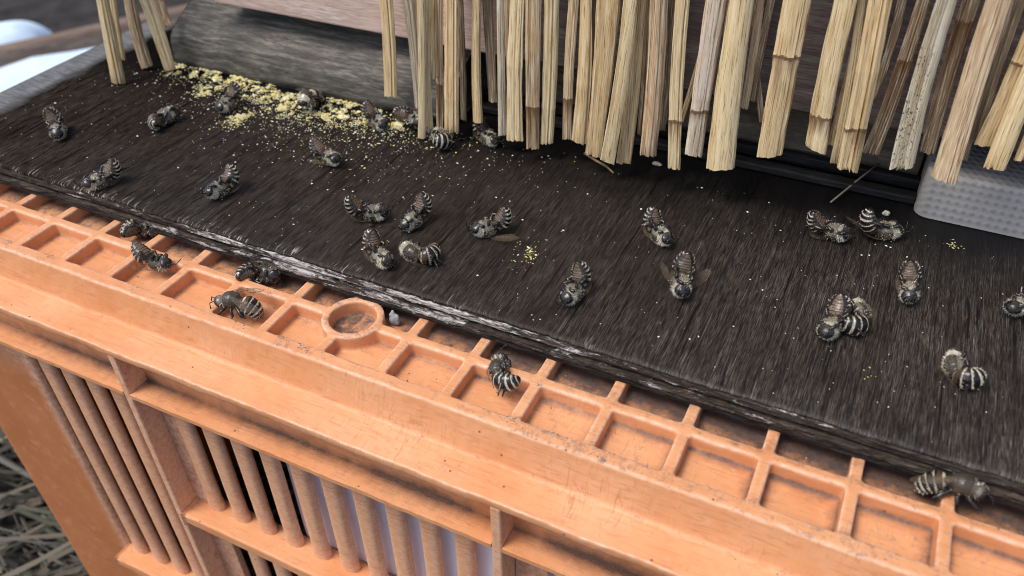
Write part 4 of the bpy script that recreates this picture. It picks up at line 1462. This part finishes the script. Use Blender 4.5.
# flecks on the crate
for i in range(160):
    x_ = r.uniform(-5, 26)
    y_, z_ = r.choice(((r.uniform(-2.75, -2.4), ZR), (r.uniform(-2.2, -1.2), ZF), (r.uniform(-2.2, -1.2), ZF), (r.uniform(-4.0, -3.2), -2.08), (r.uniform(-.6, .3), ZF)))
    grain(vs, fs, cs, (x_, y_, z_), r.uniform(.012, .035), r.choice([(.60, .50, .25), (.55, .53, .50), (.10, .08, .07), (.12, .09, .07), (.5, .35, .15)]), r)
me = mesh('scattered_crumbs', vs, fs, M_CRUMB)
attr(me, 'tint', cs, 'FLOAT_COLOR')
tag(link('scattered_crumbs', me), 'tiny pale wax and pollen specks scattered over the board and crate', 'specks', kind='stuff')
# grey grit lodged along the rim of the crate
vs, fs, cs = [], [], []
for i in range(1500):
    x_ = r.uniform(-4, 27)
    if nz(x_ * .45, 2.2, 7.7) + .6 * nz(x_ * 1.6, 9., 1.) + r.gauss(0, .12) < .12: continue
    y_ = -2.36 - abs(r.gauss(0, .13)); 
    if y_ < -2.72: continue
    grain(vs, fs, cs, (x_, y_, ZR - .01), r.uniform(.010, .032), r.choice([(.16, .13, .12), (.28, .24, .23), (.42, .37, .36), (.09, .075, .07)]), r, .6)
me = mesh('grit', vs, fs, M_CRUMB)
attr(me, 'tint', cs, 'FLOAT_COLOR')
tag(link('grit', me), 'grey grit stuck along the top of the orange rim', 'grit', kind='stuff')

def twig(name, pts, rads, col, label, cat):
    b = MB(); b.tube(pts, rads, 6)
    tag(b.build(name, mat_simple(name + '_bark', col, .75, .3, 10, .3, .3), None, True), label, cat)
twig('grass_stem', [(21.78, 9.35, .07), (22.1, 10.05, .2), (22.5, 10.95, .36), (22.85, 11.75, .46)], [.03, .035, .035, .03], (.30, .25, .17), 'thin dry stem leaning in the dark entrance left of the grey block', 'stem')
twig('twig', [(13.5, 8.95, .10), (14.0, 8.72, .06), (14.5, 8.5, .05), (14.85, 8.22, .04)], [.05, .045, .04, .03], (.26, .17, .10), 'short brown twig on the board below the middle reeds', 'twig')
# chunks of wax
def chunk(name, c, s, col, label, cat, seed):
    bm = bmesh.new()
    bmesh.ops.create_icosphere(bm, subdivisions=3, radius=1)
    vs = []
    for v in bm.verts:
        d = 1 + .45 * nz(v.co.x * 1.4 + seed, v.co.y * 1.4, v.co.z * 1.4) + .15 * nz(v.co.x * 5, v.co.y * 5 + seed, v.co.z * 5)
        vs.append((c[0] + v.co.x * s[0] * d, c[1] + v.co.y * s[1] * d, c[2] + v.co.z * s[2] * d))
    bm.verts.index_update()
    fs = [tuple(v.index for v in f.verts) for f in bm.faces]
    bm.free()
    tag(link(name, mesh(name, vs, fs, mat_simple(name + '_m', col, .6, .25, 6, .4, .3), True)), label, cat)
chunk('wax_flake', (11.25, -.22, -1.12), (.17, .07, .27), (.38, .39, .39), 'pale grey wax flake beside the round hole of the crate', 'wax flake', 1.)
chunk('wax_bead', (23.45, 9.45, .06), (.10, .09, .08), (.66, .60, .46), 'small cream wax bead behind the two bees by the grey block', 'wax bead', 5.)
chunk('wax_lump', (16.0, 9.4, .05), (.17, .09, .06), (.46, .38, .30), 'flat beige wax lump below the reeds near the middle', 'wax lump', 9.)
